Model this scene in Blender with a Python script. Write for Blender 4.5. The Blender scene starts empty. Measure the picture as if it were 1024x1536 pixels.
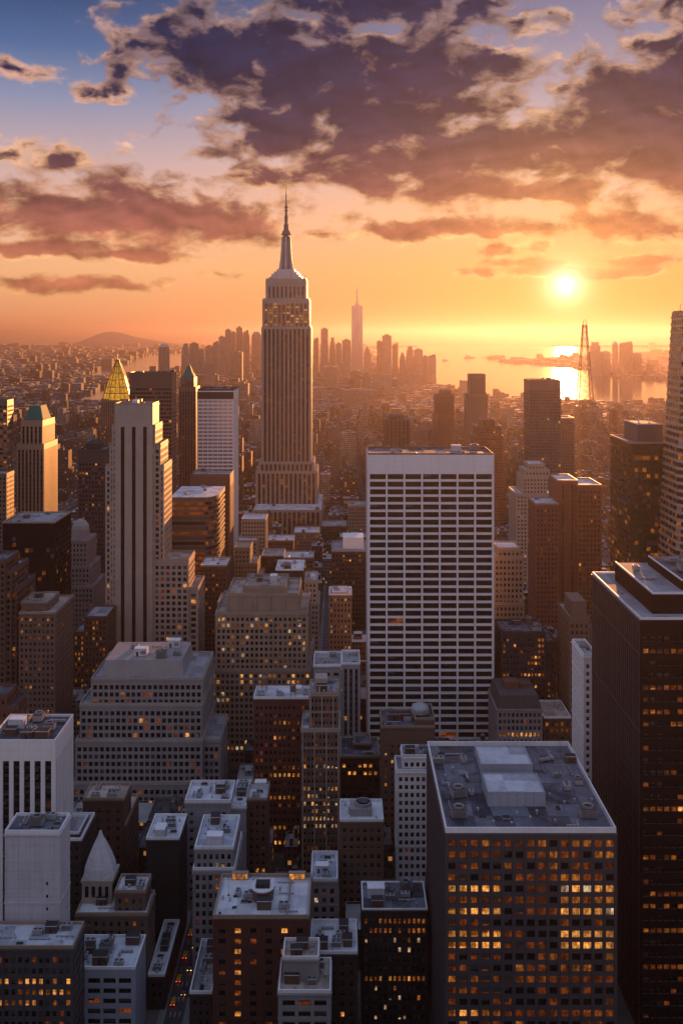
import bpy, math, random
import numpy as np
from mathutils import Vector

# ------------------------------------------------------------------ scene, camera, sky, sun
C = bpy.context.scene.collection
scn = bpy.context.scene
CAM_H = 260.0          # the viewing deck stands 260 m above the street
F = 1500.0             # focal length in photo pixels (1024 wide)
def P(px, Y): return (px - 512.0) / F * Y
def Zp(py, Y): return CAM_H - (py - 500.0) / F * Y
def srgb(r, g, b):
    f = lambda c: c / 12.92 if c <= 0.04045 else ((c + 0.055) / 1.055) ** 2.4
    return (f(r / 255.0), f(g / 255.0), f(b / 255.0), 1.0)

cam_d = bpy.data.cameras.new('camera'); cam = bpy.data.objects.new('camera', cam_d); C.objects.link(cam)
cam.location = (0, 0, CAM_H); cam.rotation_euler = (math.radians(90), 0, 0)
cam_d.sensor_fit = 'HORIZONTAL'; cam_d.sensor_width = 36.0
cam_d.lens = 36.0 * F / 1024.0
cam_d.shift_y = -268.0 / 1024.0
cam_d.clip_start = 1.0; cam_d.clip_end = 200000.0
scn.camera = cam
scn.render.resolution_x = 682; scn.render.resolution_y = 1024
scn.render.engine = 'CYCLES'
scn.view_settings.view_transform = 'Standard'; scn.view_settings.look = 'None'
scn.view_settings.exposure = 1.85; scn.view_settings.gamma = 1.0
cy = scn.cycles
cy.max_bounces = 5; cy.diffuse_bounces = 2; cy.glossy_bounces = 2; cy.transmission_bounces = 2
cy.volume_bounces = 1; cy.sample_clamp_indirect = 3.0; cy.use_denoising = True
cy.volume_max_steps = 64
cy.caustics_reflective = False; cy.caustics_refractive = False

SUN_DIR = Vector((0.224, 1.0, 0.048)).normalized()
SUN_AZ = math.atan2(SUN_DIR.x, SUN_DIR.y); SUN_EL = math.asin(SUN_DIR.z)
sun_d = bpy.data.lights.new('sun', 'SUN'); sun = bpy.data.objects.new('sun', sun_d); C.objects.link(sun)
sun_d.energy = 5.0; sun_d.angle = math.radians(0.6); sun_d.color = (1.0, 0.37, 0.10)
sun.rotation_euler = SUN_DIR.to_track_quat('Z', 'Y').to_euler()

class S:                                   # tiny wrapper: write node maths as expressions
    def __init__(s, nt, sock): s.nt, s.k = nt, sock
    def _m(s, op, *a, clamp=False):
        n = s.nt.nodes.new('ShaderNodeMath'); n.operation = op; n.use_clamp = clamp
        for i, v in enumerate((s,) + a):
            if isinstance(v, S): s.nt.links.new(v.k, n.inputs[i])
            else: n.inputs[i].default_value = v
        return S(s.nt, n.outputs[0])
    def __add__(s, o): return s._m('ADD', o)
    __radd__ = __add__
    def __mul__(s, o): return s._m('MULTIPLY', o)
    __rmul__ = __mul__
    def __sub__(s, o): return s._m('SUBTRACT', o)
    def __rsub__(s, o): return s._m('MULTIPLY', -1.0)._m('ADD', o)
    def __truediv__(s, o): return s._m('DIVIDE', o)
    def mx(s, o): return s._m('MAXIMUM', o)
    def mn(s, o): return s._m('MINIMUM', o)
    def pw(s, o): return s._m('POWER', o)
    def lt(s, o): return s._m('LESS_THAN', o)
    def gt(s, o): return s._m('GREATER_THAN', o)
    def fract(s): return s._m('FRACT')
    def floor(s): return s._m('FLOOR')
    def absv(s): return s._m('ABSOLUTE')
    def exp(s): return S(s.nt, s.nt.nodes.new('ShaderNodeMath').outputs[0]) if False else s._exp()
    def _exp(s):
        n = s.nt.nodes.new('ShaderNodeMath'); n.operation = 'EXPONENT'; s.nt.links.new(s.k, n.inputs[0]); return S(s.nt, n.outputs[0])
    def ss(s, a, b, lo=0.0, hi=1.0):
        n = s.nt.nodes.new('ShaderNodeMapRange'); n.interpolation_type = 'SMOOTHSTEP'
        s.nt.links.new(s.k, n.inputs[0]); n.inputs[1].default_value = a; n.inputs[2].default_value = b
        n.inputs[3].default_value = lo; n.inputs[4].default_value = hi
        return S(s.nt, n.outputs[0])
def put(nt, sock, v):
    if isinstance(v, S): nt.links.new(v.k, sock)
    else: sock.default_value = v
def mixc(nt, f, a, b, blend='MIX'):
    n = nt.nodes.new('ShaderNodeMix'); n.data_type = 'RGBA'; n.blend_type = blend
    put(nt, n.inputs[0], f); put(nt, n.inputs[6], a); put(nt, n.inputs[7], b)
    return S(nt, n.outputs[2])
def xyz(nt, x, y, z):
    n = nt.nodes.new('ShaderNodeCombineXYZ')
    for i, v in enumerate((x, y, z)): put(nt, n.inputs[i], v)
    return S(nt, n.outputs[0])
def sep(nt, v):
    n = nt.nodes.new('ShaderNodeSeparateXYZ'); nt.links.new(v.k, n.inputs[0])
    return [S(nt, o) for o in n.outputs]
def noise(nt, vec, scale, detail=4.0, rough=0.55, dist=0.0, color=False):
    n = nt.nodes.new('ShaderNodeTexNoise'); n.noise_dimensions = '3D'
    if vec is not None: nt.links.new(vec.k, n.inputs['Vector'])
    n.inputs['Scale'].default_value = scale; n.inputs['Detail'].default_value = detail
    n.inputs['Roughness'].default_value = rough; n.inputs['Distortion'].default_value = dist
    return S(nt, n.outputs['Color' if color else 'Fac'])
def white(nt, vec):
    n = nt.nodes.new('ShaderNodeTexWhiteNoise'); n.noise_dimensions = '3D'
    nt.links.new(vec.k, n.inputs['Vector']); return S(nt, n.outputs['Value'])
def ramp(nt, fac, stops, interp='LINEAR'):
    n = nt.nodes.new('ShaderNodeValToRGB'); n.color_ramp.interpolation = interp
    cr = n.color_ramp
    while len(cr.elements) < len(stops): cr.elements.new(0.5)
    for e, (p, c) in zip(cr.elements, stops): e.position = p; e.color = c
    nt.links.new(fac.k, n.inputs[0]); return S(nt, n.outputs[0])

# clouds: (centre azimuth px, height px, half width, half height) as the photo's pixels, turned into angles
CLOUDS = [(222,84,58,38),(340,78,130,62),(480,105,160,72),(630,118,140,70),(560,185,150,62),(430,190,110,55),(640,235,160,55),
 (760,225,110,52),(425,262,75,20),(560,272,85,30),(700,285,120,24),(960,165,120,84),(1020,85,72,70),(890,215,115,52),(1005,225,115,66),
 (860,285,80,20),(600,2,150,34),(480,8,60,24),(790,48,42,30),(755,95,45,34),(80,318,130,42),(185,318,150,44),(310,335,125,28),
 (30,292,60,20),(395,310,45,12),(28,232,50,17),(105,240,45,12),(172,133,42,15),(60,372,150,13),(190,384,110,9),(100,425,120,12),
 (340,411,32,5),(640,348,115,15),(785,340,65,13),(560,350,30,8),(490,350,40,6),(930,337,85,24),(1005,342,60,22),(985,384,70,15),
 (765,371,60,12),(830,408,150,8),(785,394,70,7),(20,104,24,9),(70,108,28,8),(195,222,22,7),(266,143,24,9),(312,228,22,7),(535,329,22,5),
 (282,66,60,30),(172,46,24,12),(720,165,60,25)]
def build_world():
    w = bpy.data.worlds.new('World'); scn.world = w; w.use_nodes = True
    nt = w.node_tree; nt.nodes.clear()
    out = nt.nodes.new('ShaderNodeOutputWorld'); bg = nt.nodes.new('ShaderNodeBackground')
    nt.links.new(bg.outputs[0], out.inputs[0])
    tc = nt.nodes.new('ShaderNodeTexCoord'); d = S(nt, tc.outputs['Generated'])
    nrm = nt.nodes.new('ShaderNodeVectorMath'); nrm.operation = 'NORMALIZE'; nt.links.new(d.k, nrm.inputs[0]); d = S(nt, nrm.outputs[0])
    x, y, z = sep(nt, d)
    az = x._m('ARCTAN2', y) * (180 / math.pi)
    el = z._m('ARCSINE') * (180 / math.pi)
    dt = nt.nodes.new('ShaderNodeVectorMath'); dt.operation = 'DOT_PRODUCT'
    nt.links.new(d.k, dt.inputs[0]); dt.inputs[1].default_value = SUN_DIR
    ang = S(nt, dt.outputs['Value']).mn(1.0)._m('ARCCOSINE') * (180 / math.pi)
    # clear-sky gradient by height, cooler away from the sun
    e = (el.mx(0.0) / 40.0).mn(1.0)
    left = ramp(nt, e, [(0.0, srgb(226,140,100)), (0.035, srgb(236,162,114)), (0.09, srgb(244,182,132)), (0.16, srgb(238,184,158)),
                        (0.24, srgb(200,170,172)), (0.32, srgb(138,145,176)), (0.39, srgb(72,104,152)), (0.46, srgb(34,70,118)), (0.7, srgb(82,106,154)), (1.0, srgb(136,152,194))])
    rite = ramp(nt, e, [(0.0, srgb(190,104,50)), (0.035, srgb(202,122,62)), (0.09, srgb(222,154,90)), (0.16, srgb(234,176,130)),
                        (0.24, srgb(224,184,170)), (0.32, srgb(176,160,172)), (0.40, srgb(136,134,162)), (0.48, srgb(100,108,144)), (0.7, srgb(100,112,154)), (1.0, srgb(140,154,194))])
    sky = mixc(nt, az.ss(-16.0, 14.0), left, rite)
    # the dusk half of the sky, opposite the sun
    back = ramp(nt, e, [(0.0, srgb(160,138,144)), (0.12, srgb(216,192,194)), (0.3, srgb(206,192,204)), (0.6, srgb(180,178,200)), (1.0, srgb(154,166,200))])
    sky = mixc(nt, az.absv().ss(38.0, 110.0), sky, back)
    nish = nt.nodes.new('ShaderNodeTexSky'); nish.sky_type = 'NISHITA'; nish.sun_disc = False
    nish.sun_elevation = SUN_EL; nish.sun_rotation = SUN_AZ
    nk = nt.nodes.new('ShaderNodeMix'); nk.data_type = 'RGBA'; nk.blend_type = 'ADD'; nk.inputs[0].default_value = 0.008
    nt.links.new(sky.k, nk.inputs[6]); nt.links.new(nish.outputs[0], nk.inputs[7]); sky = S(nt, nk.outputs[2])
    # clouds
    wv = noise(nt, xyz(nt, az * 0.22, el * 0.35, 3.0), 1.0, 3.0, 0.5, color=True)
    wx, wy, _ = sep(nt, wv)
    def density(a, h, least=0):
        D = None
        for (cx, cyy, rx, ry) in CLOUDS:
            if rx < least: continue
            wt = min(0.86, 0.17 + 0.0085 * max(rx - 20, 0))
            u, v = (cx - 512) / F, (500 - cyy) / F
            A = math.degrees(math.atan(u)); E = math.degrees(math.atan(v / math.sqrt(1 + u * u))); k = math.degrees(1 / F)
            p = (a - A) / (rx * k * 1.18); q = (h - E) / (ry * k * 1.22)
            g = (p * p + q * q)._m('SQRT')
            t = (1.0 - g) * wt
            D = t if D is None else D._m('SMOOTH_MAX', t, 0.25)
        nv = xyz(nt, a * 0.42, h * 0.72, 0.0)
        n1 = noise(nt, nv, 1.0, 7.0, 0.54, 0.2)
        n2 = noise(nt, nv, 3.3, 5.0, 0.58, 0.2)
        return D + (n1 - 0.5) * 2.1 + (n2 - 0.5) * 0.42
    a1 = az + (wx - 0.5) * 1.6; h1 = el + (wy - 0.5) * 1.0
    D1 = density(a1, h1)
    D2 = density(a1 + 0.10, h1 + el.ss(6.5, 12.0, -0.40, 0.42), 80)
    alpha = D1.ss(-0.14, 0.26)
    thick = D1.ss(0.08, 0.48)
    lit = (D1 - D2).ss(-0.05, 0.55)
    ce = (el.mx(0.0) / 20.0).mn(1.0)
    core = ramp(nt, ce, [(0.0, srgb(216,130,88)), (0.2, srgb(184,108,84)), (0.34, srgb(146,86,78)), (0.46, srgb(96,60,70)), (0.57, srgb(44,40,66)), (0.72, srgb(26,34,66)), (1.0, srgb(26,40,74))])
    edge = ramp(nt, ce, [(0.0, srgb(250,180,110)), (0.3, srgb(250,190,130)), (0.5, srgb(246,184,142)), (0.75, srgb(222,168,146)), (1.0, srgb(190,160,160))])
    edge = mixc(nt, ((ang * (-1 / 8.0)).exp() * 1.3).mn(1.0), edge, (1.0, 0.66, 0.27, 1))
    soft = mixc(nt, 0.24, core, edge)
    small = D1.ss(0.75, 0.25)
    cc = mixc(nt, thick, mixc(nt, (lit * 0.8 + 0.15) * small, soft, edge), core)
    near = (ang * (-1 / 3.4)).exp()
    cc = mixc(nt, (near * 0.9).mn(1.0), cc, srgb(255,176,78))
    # billows: the upper side of each lump catches more light than its underside
    ra = noise(nt, xyz(nt, a1 * 0.34, h1 * 0.62, 7.0), 1.0, 4.0, 0.5)
    rb = noise(nt, xyz(nt, a1 * 0.34 + 0.10, h1 * 0.62 + 0.26, 7.0), 1.0, 4.0, 0.5)
    rel = 1.0 + (ra - rb) * 2.0 + (ra - 0.5) * 0.5
    rel = rel.mx(0.5)
    cc = mixc(nt, 1.0, cc, xyz(nt, rel, rel * 0.985 + 0.012, rel * 0.95 + 0.045), 'MULTIPLY')
    clip = az.absv().ss(60.0, 30.0)
    sky = mixc(nt, alpha * clip * 0.96, sky, cc)
    # sun disc and the bright air round it
    g2 = (ang * (-1 / 0.55)).exp() * 3.8
    g3 = (ang * (-1 / 3.8)).exp() * 0.16
    glow = mixc(nt, 1.0, xyz(nt, g2, g2 * 0.84, g2 * 0.52), xyz(nt, g3, g3 * 0.55, g3 * 0.14), 'ADD')
    sky = mixc(nt, 1.0, sky, glow, 'ADD')
    nt.links.new(sky.k, bg.inputs[0]); bg.inputs[1].default_value = 0.277        # with the exposure above: the sky as bright as in the photograph
    w.cycles.sampling_method = 'MANUAL'; w.cycles.sample_map_resolution = 1024
build_world()

# ------------------------------------------------------------------ materials
def new_mat(name):
    m = bpy.data.materials.new(name); m.use_nodes = True
    nt = m.node_tree; b = nt.nodes['Principled BSDF']
    return m, nt, b
def pos(nt):
    return S(nt, nt.nodes.new('ShaderNodeNewGeometry').outputs['Position'])
MATS = {}
def wall_mat(name, col, rough=0.5, var=0.22, metal=0.0, spec=0.5, joint=0.0):
    """masonry or panel: large stains, rain streaks down the wall, small grain; joint = panel joints every few metres"""
    m, nt, b = new_mat(name)
    p = pos(nt); x, y, z = sep(nt, p)
    st = noise(nt, p, 0.09, 5.0, 0.62)
    sk = noise(nt, xyz(nt, x * 1.1, y * 1.1, z * 0.05), 1.0, 3.0, 0.6)
    gr = noise(nt, p, 2.3, 3.0, 0.6)
    k = 1.0 + (st - 0.5) * (var * 2.4) + (sk - 0.5) * (var * 1.8) + (gr - 0.5) * (var * 1.0)
    if joint > 0:
        j = (z * (1 / 3.1)).fract().lt(0.03).mx(((x + y) * (1 / 4.3)).fract().lt(0.03))
        k = k * (1.0 - j * joint)
    c = mixc(nt, 1.0, (*col, 1.0), xyz(nt, k, k * 0.995, k * 0.985), 'MULTIPLY')
    nt.links.new(c.k, b.inputs['Base Color'])
    b.inputs['Roughness'].default_value = rough; b.inputs['Metallic'].default_value = metal
    b.inputs['Specular IOR Level'].default_value = spec
    MATS[name] = m; return m
def roof_mat(name, a, bcol, rough=0.8, wet=False):
    """membrane or tar: two tones in patches, seams, and puddles that shine"""
    m, nt, b = new_mat(name)
    p = pos(nt); x, y, z = sep(nt, p)
    n = noise(nt, p, 0.16, 5.0, 0.65, 0.8)
    g = noise(nt, p, 1.4, 3.0, 0.6)
    pt = white(nt, xyz(nt, (x * 0.155 + (n - 0.5) * 0.12).floor(), (y * 0.12).floor(), 3.0))      # sheets laid and patched at different times
    c = mixc(nt, (n * 0.62 + pt * 0.38 + (g - 0.5) * 0.25).ss(0.30, 0.70), (*a, 1), (*bcol, 1))
    seam = (x * 0.31).fract().lt(0.035).mx((y * 0.12).fract().lt(0.015))
    c = mixc(nt, seam * 0.4, c, tuple(v * 0.45 for v in a) + (1,))
    nt.links.new(c.k, b.inputs['Base Color'])
    if wet:
        r = noise(nt, p, 0.11, 3.0, 0.5).ss(0.46, 0.58, rough, 0.08); nt.links.new(r.k, b.inputs['Roughness'])
    else: b.inputs['Roughness'].default_value = rough
    b.inputs['Specular IOR Level'].default_value = 0.3
    MATS[name] = m; return m
def glass_mat(name, col, rough=0.12, emit=None, power=0.0, metal=0.0):
    m, nt, b = new_mat(name)
    b.inputs['Base Color'].default_value = (*col, 1); b.inputs['Roughness'].default_value = rough
    b.inputs['Specular IOR Level'].default_value = 0.32; b.inputs['Metallic'].default_value = metal
    if emit:                                   # floodlight painted on gold, or a lit room: ceiling light, furniture and blinds in the way
        p = pos(nt); x, y, z = sep(nt, p)
        n = noise(nt, xyz(nt, x * 1.0, y * 1.0, z * 0.8), 0.9, 4.0, 0.7)
        w = white(nt, xyz(nt, (x * 0.27).floor(), (y * 0.27).floor(), (z * 0.27).floor()))
        k = n.ss(0.30, 0.68, 0.25, 1.25) * (w * 1.1 + 0.3)
        c = mixc(nt, n.ss(0.35, 0.7), (emit[0] * 0.9, emit[1] * 0.62, emit[2] * 0.4, 1), (*emit, 1))
        nt.links.new(c.k, b.inputs['Emission Color'])
        e = k * (power * 0.29); nt.links.new(e.k, b.inputs['Emission Strength'])
    m.cycles.emission_sampling = 'NONE'
    MATS[name] = m; return m
for nm, c, kw in [
    ('limestone', (0.27,0.20,0.145), {}), ('pale_stone', (0.33,0.275,0.23), {}), ('grey_stone', (0.25,0.24,0.245), {}), ('tan_brick', (0.20,0.14,0.10), {}),
    ('brown_brick', (0.085,0.05,0.037), {}), ('red_brick', (0.09,0.036,0.027), {}), ('dark_brick', (0.042,0.03,0.027), {}), ('brown_stone', (0.135,0.088,0.067), {}),
    ('white_concrete', (0.72,0.70,0.71), dict(var=0.08, joint=0.25)), ('white_paint', (0.72,0.70,0.70), dict(var=0.12)), ('grey_concrete', (0.26,0.26,0.28), dict(joint=0.3)), ('slate_concrete', (0.07,0.066,0.072), dict(var=0.12)),
    ('pale_concrete', (0.50,0.50,0.54), dict(joint=0.35)), ('blue_grey_panel', (0.27,0.31,0.38), dict(var=0.1)), ('black_metal', (0.010,0.010,0.012), dict(rough=0.8, var=0.15, spec=0.04)), ('dark_panel', (0.045,0.04,0.042), dict(rough=0.5, spec=0.25)),
    ('bronze_panel', (0.10,0.055,0.04), dict(rough=0.45)), ('green_glass_frame', (0.014,0.026,0.019), dict(rough=0.5, spec=0.2)), ('cream_brick', (0.34,0.275,0.215), {}), ('steel', (0.42,0.42,0.44), dict(rough=0.42, metal=0.6)),
    ('dark_steel', (0.10,0.095,0.09), dict(rough=0.5, metal=0.5)), ('copper_green', (0.035,0.13,0.105), dict(rough=0.75, spec=0.15)), ('rust_brick', (0.14,0.06,0.04), {}), ('galvanised', (0.34,0.35,0.37), dict(rough=0.5, metal=0.4)),
    ('wood_stave', (0.16,0.10,0.065), {}), ('charcoal', (0.03,0.03,0.032), dict(rough=0.7, spec=0.2)), ('coping_pale', (0.70,0.70,0.72), {}), ('coping_tan', (0.28,0.21,0.16), {})]:
    wall_mat(nm, c, **kw)
roof_mat('roof_pale', (0.62,0.63,0.66), (0.40,0.41,0.44)); roof_mat('roof_grey', (0.32,0.32,0.34), (0.17,0.17,0.18)); roof_mat('roof_tar', (0.026,0.031,0.044), (0.13,0.145,0.18), 0.7, True)
roof_mat('roof_tan', (0.44,0.36,0.30), (0.24,0.19,0.16)); roof_mat('roof_silver', (0.52,0.55,0.60), (0.26,0.29,0.34), 0.5, True)
glass_mat('glass_dark', (0.008,0.009,0.011)); glass_mat('glass_blind', (0.065,0.06,0.056), 0.4); glass_mat('glass_green', (0.008,0.030,0.019), 0.10)
glass_mat('glass_black', (0.008,0.008,0.010), 0.3); MATS['glass_black'].node_tree.nodes['Principled BSDF'].inputs['Specular IOR Level'].default_value = 0.12
glass_mat('glass_sky', (0.30,0.29,0.31), 0.18, metal=0.5)
glass_mat('glass_dim', (0.02,0.014,0.01), 0.2, (1.0,0.24,0.04), 0.13); glass_mat('glass_amber', (0.03,0.02,0.01), 0.2, (1.0,0.33,0.05), 0.28)
glass_mat('glass_bright', (0.05,0.04,0.02), 0.25, (1.0,0.44,0.10), 0.8); glass_mat('glass_pale', (0.05,0.05,0.05), 0.25, (1.0,0.72,0.45), 0.5)
glass_mat('gold_floodlit', (0.55,0.33,0.03), 0.35, (1.0,0.48,0.02), 0.55, 0.6)  # gold roof skin; its floodlit glow is put in as emission
PANE = ['glass_dark', 'glass_dim', 'glass_amber', 'glass_bright', 'glass_pale', 'glass_blind', 'glass_green', 'glass_sky', 'glass_black']

def city_mat(name):
    """small far buildings: window rows in the walls, tarred or silvered roofs; colour of each from its own attribute"""
    m, nt, b = new_mat(name)
    g = nt.nodes.new('ShaderNodeNewGeometry'); p = S(nt, g.outputs['Position']); n = S(nt, g.outputs['Normal'])
    x, y, z = sep(nt, p); nx, ny, nz = sep(nt, n)
    at = nt.nodes.new('ShaderNodeAttribute'); at.attribute_name = 'tint'; col = S(nt, at.outputs['Color']); rnd = S(nt, at.outputs['Alpha'])
    side = nx.absv().gt(0.5)
    u = (x * (1.0 - side) + y * side) * (rnd * 0.16 + 0.27) + rnd * 9.0; v = z * 0.285
    win = u.fract().gt(0.36) * v.fract().gt(0.42) * nz.absv().lt(0.4)
    r = white(nt, xyz(nt, u.floor(), v.floor() + side * 57.0, rnd * 91.0))
    st = noise(nt, p, 0.05, 4.0, 0.6)
    k = 1.0 + (st - 0.5) * 0.9
    wallc = mixc(nt, 1.0, col, xyz(nt, k, k, k), 'MULTIPLY')
    winc = mixc(nt, r.gt(0.75), (0.018,0.017,0.018,1), (0.09,0.085,0.08,1))
    roofv = rnd * rnd * 0.42 + 0.06 + (noise(nt, p, 0.13, 3.0, 0.6) - 0.5) * 0.2
    roofc = xyz(nt, roofv, roofv * 0.98, roofv * 1.0)
    c = mixc(nt, win * 0.85, wallc, winc); c = mixc(nt, nz.gt(0.4), c, roofc)
    nt.links.new(c.k, b.inputs['Base Color']); b.inputs['Roughness'].default_value = 0.8; b.inputs['Specular IOR Level'].default_value = 0.15
    e = win * r.gt(0.95) * 0.09
    b.inputs['Emission Color'].default_value = (1.0, 0.42, 0.09, 1); nt.links.new(e.k, b.inputs['Emission Strength'])
    m.cycles.emission_sampling = 'NONE'
    MATS[name] = m; return m
city_mat('city_wall')

# ------------------------------------------------------------------ mesh builder
class MB:
    def __init__(s): s.v, s.f, s.m, s.tint = [], [], [], None
    def poly(s, pts, m=0):
        n = len(s.v); s.v.extend(pts); s.f.append(tuple(range(n, n + len(pts)))); s.m.append(m)
    def box(s, x0, x1, y0, y1, z0, z1, m=0, bottom=False, mt=None):
        a = [(x0,y0,z0),(x1,y0,z0),(x1,y1,z0),(x0,y1,z0),(x0,y0,z1),(x1,y0,z1),(x1,y1,z1),(x0,y1,z1)]
        n = len(s.v); s.v.extend(a)
        fs = [(0,1,5,4),(1,2,6,5),(2,3,7,6),(3,0,4,7)]
        for f in fs: s.f.append(tuple(n + i for i in f)); s.m.append(m)
        s.f.append(tuple(n + i for i in (4,5,6,7))); s.m.append(m if mt is None else mt)
        if bottom: s.f.append(tuple(n + i for i in (3,2,1,0))); s.m.append(m)
    def lathe(s, cx, cyy, prof, seg=12, m=0, rot=0.0, cap=True):
        n = len(s.v)
        for (r, z) in prof:
            for k in range(seg):
                a = 2 * math.pi * k / seg + rot; s.v.append((cx + r * math.cos(a), cyy + r * math.sin(a), z))
        for i in range(len(prof) - 1):
            for k in range(seg):
                k2 = (k + 1) % seg
                s.f.append((n + i*seg + k, n + i*seg + k2, n + (i+1)*seg + k2, n + (i+1)*seg + k)); s.m.append(m)
        if cap:
            s.f.append(tuple(n + (len(prof)-1)*seg + k for k in range(seg))); s.m.append(m)
            s.f.append(tuple(n + k for k in reversed(range(seg)))); s.m.append(m)
    def bar(s, a, b, r, m=0, seg=4):
        a, b = Vector(a), Vector(b); d = (b - a)
        if d.length < 1e-6: return
        d.normalize(); t = Vector((0,0,1)) if abs(d.z) < 0.9 else Vector((1,0,0))
        u = d.cross(t).normalized(); w = d.cross(u)
        n = len(s.v)
        for p in (a, b):
            for k in range(seg):
                q = 2 * math.pi * (k + 0.5) / seg; s.v.append(tuple(p + (u * math.cos(q) + w * math.sin(q)) * r))
        for k in range(seg):
            k2 = (k + 1) % seg; s.f.append((n + k2, n + k, n + seg + k, n + seg + k2)); s.m.append(m)
        s.f.append(tuple(n + k for k in range(seg))); s.m.append(m)
        s.f.append(tuple(n + seg + k for k in reversed(range(seg)))); s.m.append(m)
    def mesh(s, name, mats, off=(0,0,0)):
        me = bpy.data.meshes.new(name)
        ox, oy, oz = off
        me.from_pydata([(x-ox, y-oy, z-oz) for x, y, z in s.v], [], s.f)
        for mt in mats: me.materials.append(MATS[mt])
        if len(mats) > 1: me.polygons.foreach_set('material_index', s.m)
        if s.tint is not None:
            at = me.attributes.new('tint', 'FLOAT_COLOR', 'FACE'); at.data.foreach_set('color', np.array(s.tint, dtype=np.float32).ravel())
        me.update(); return me
    def build(s, name, mats, parent=None, base=(0,0,0)):
        if isinstance(mats, str): mats = [mats]
        o = bpy.data.objects.new(name, s.mesh(name, mats, base)); C.objects.link(o)
        if parent is None: o.location = base
        else: o.parent = parent
        return o
def tag(o, label, cat, group=None, kind=None):
    if label: o['label'] = label
    if cat: o['category'] = cat
    if group: o['group'] = group
    if kind: o['kind'] = kind
    return o
def thing(name, label, cat, loc, group=None):
    o = bpy.data.objects.new(name, None); C.objects.link(o); o.location = loc; o.empty_display_size = 2.0
    return tag(o, label, cat, group)
def setting(name, mb, mats, kind='structure'):
    o = mb.build(name, mats); o['kind'] = kind; return o

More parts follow.
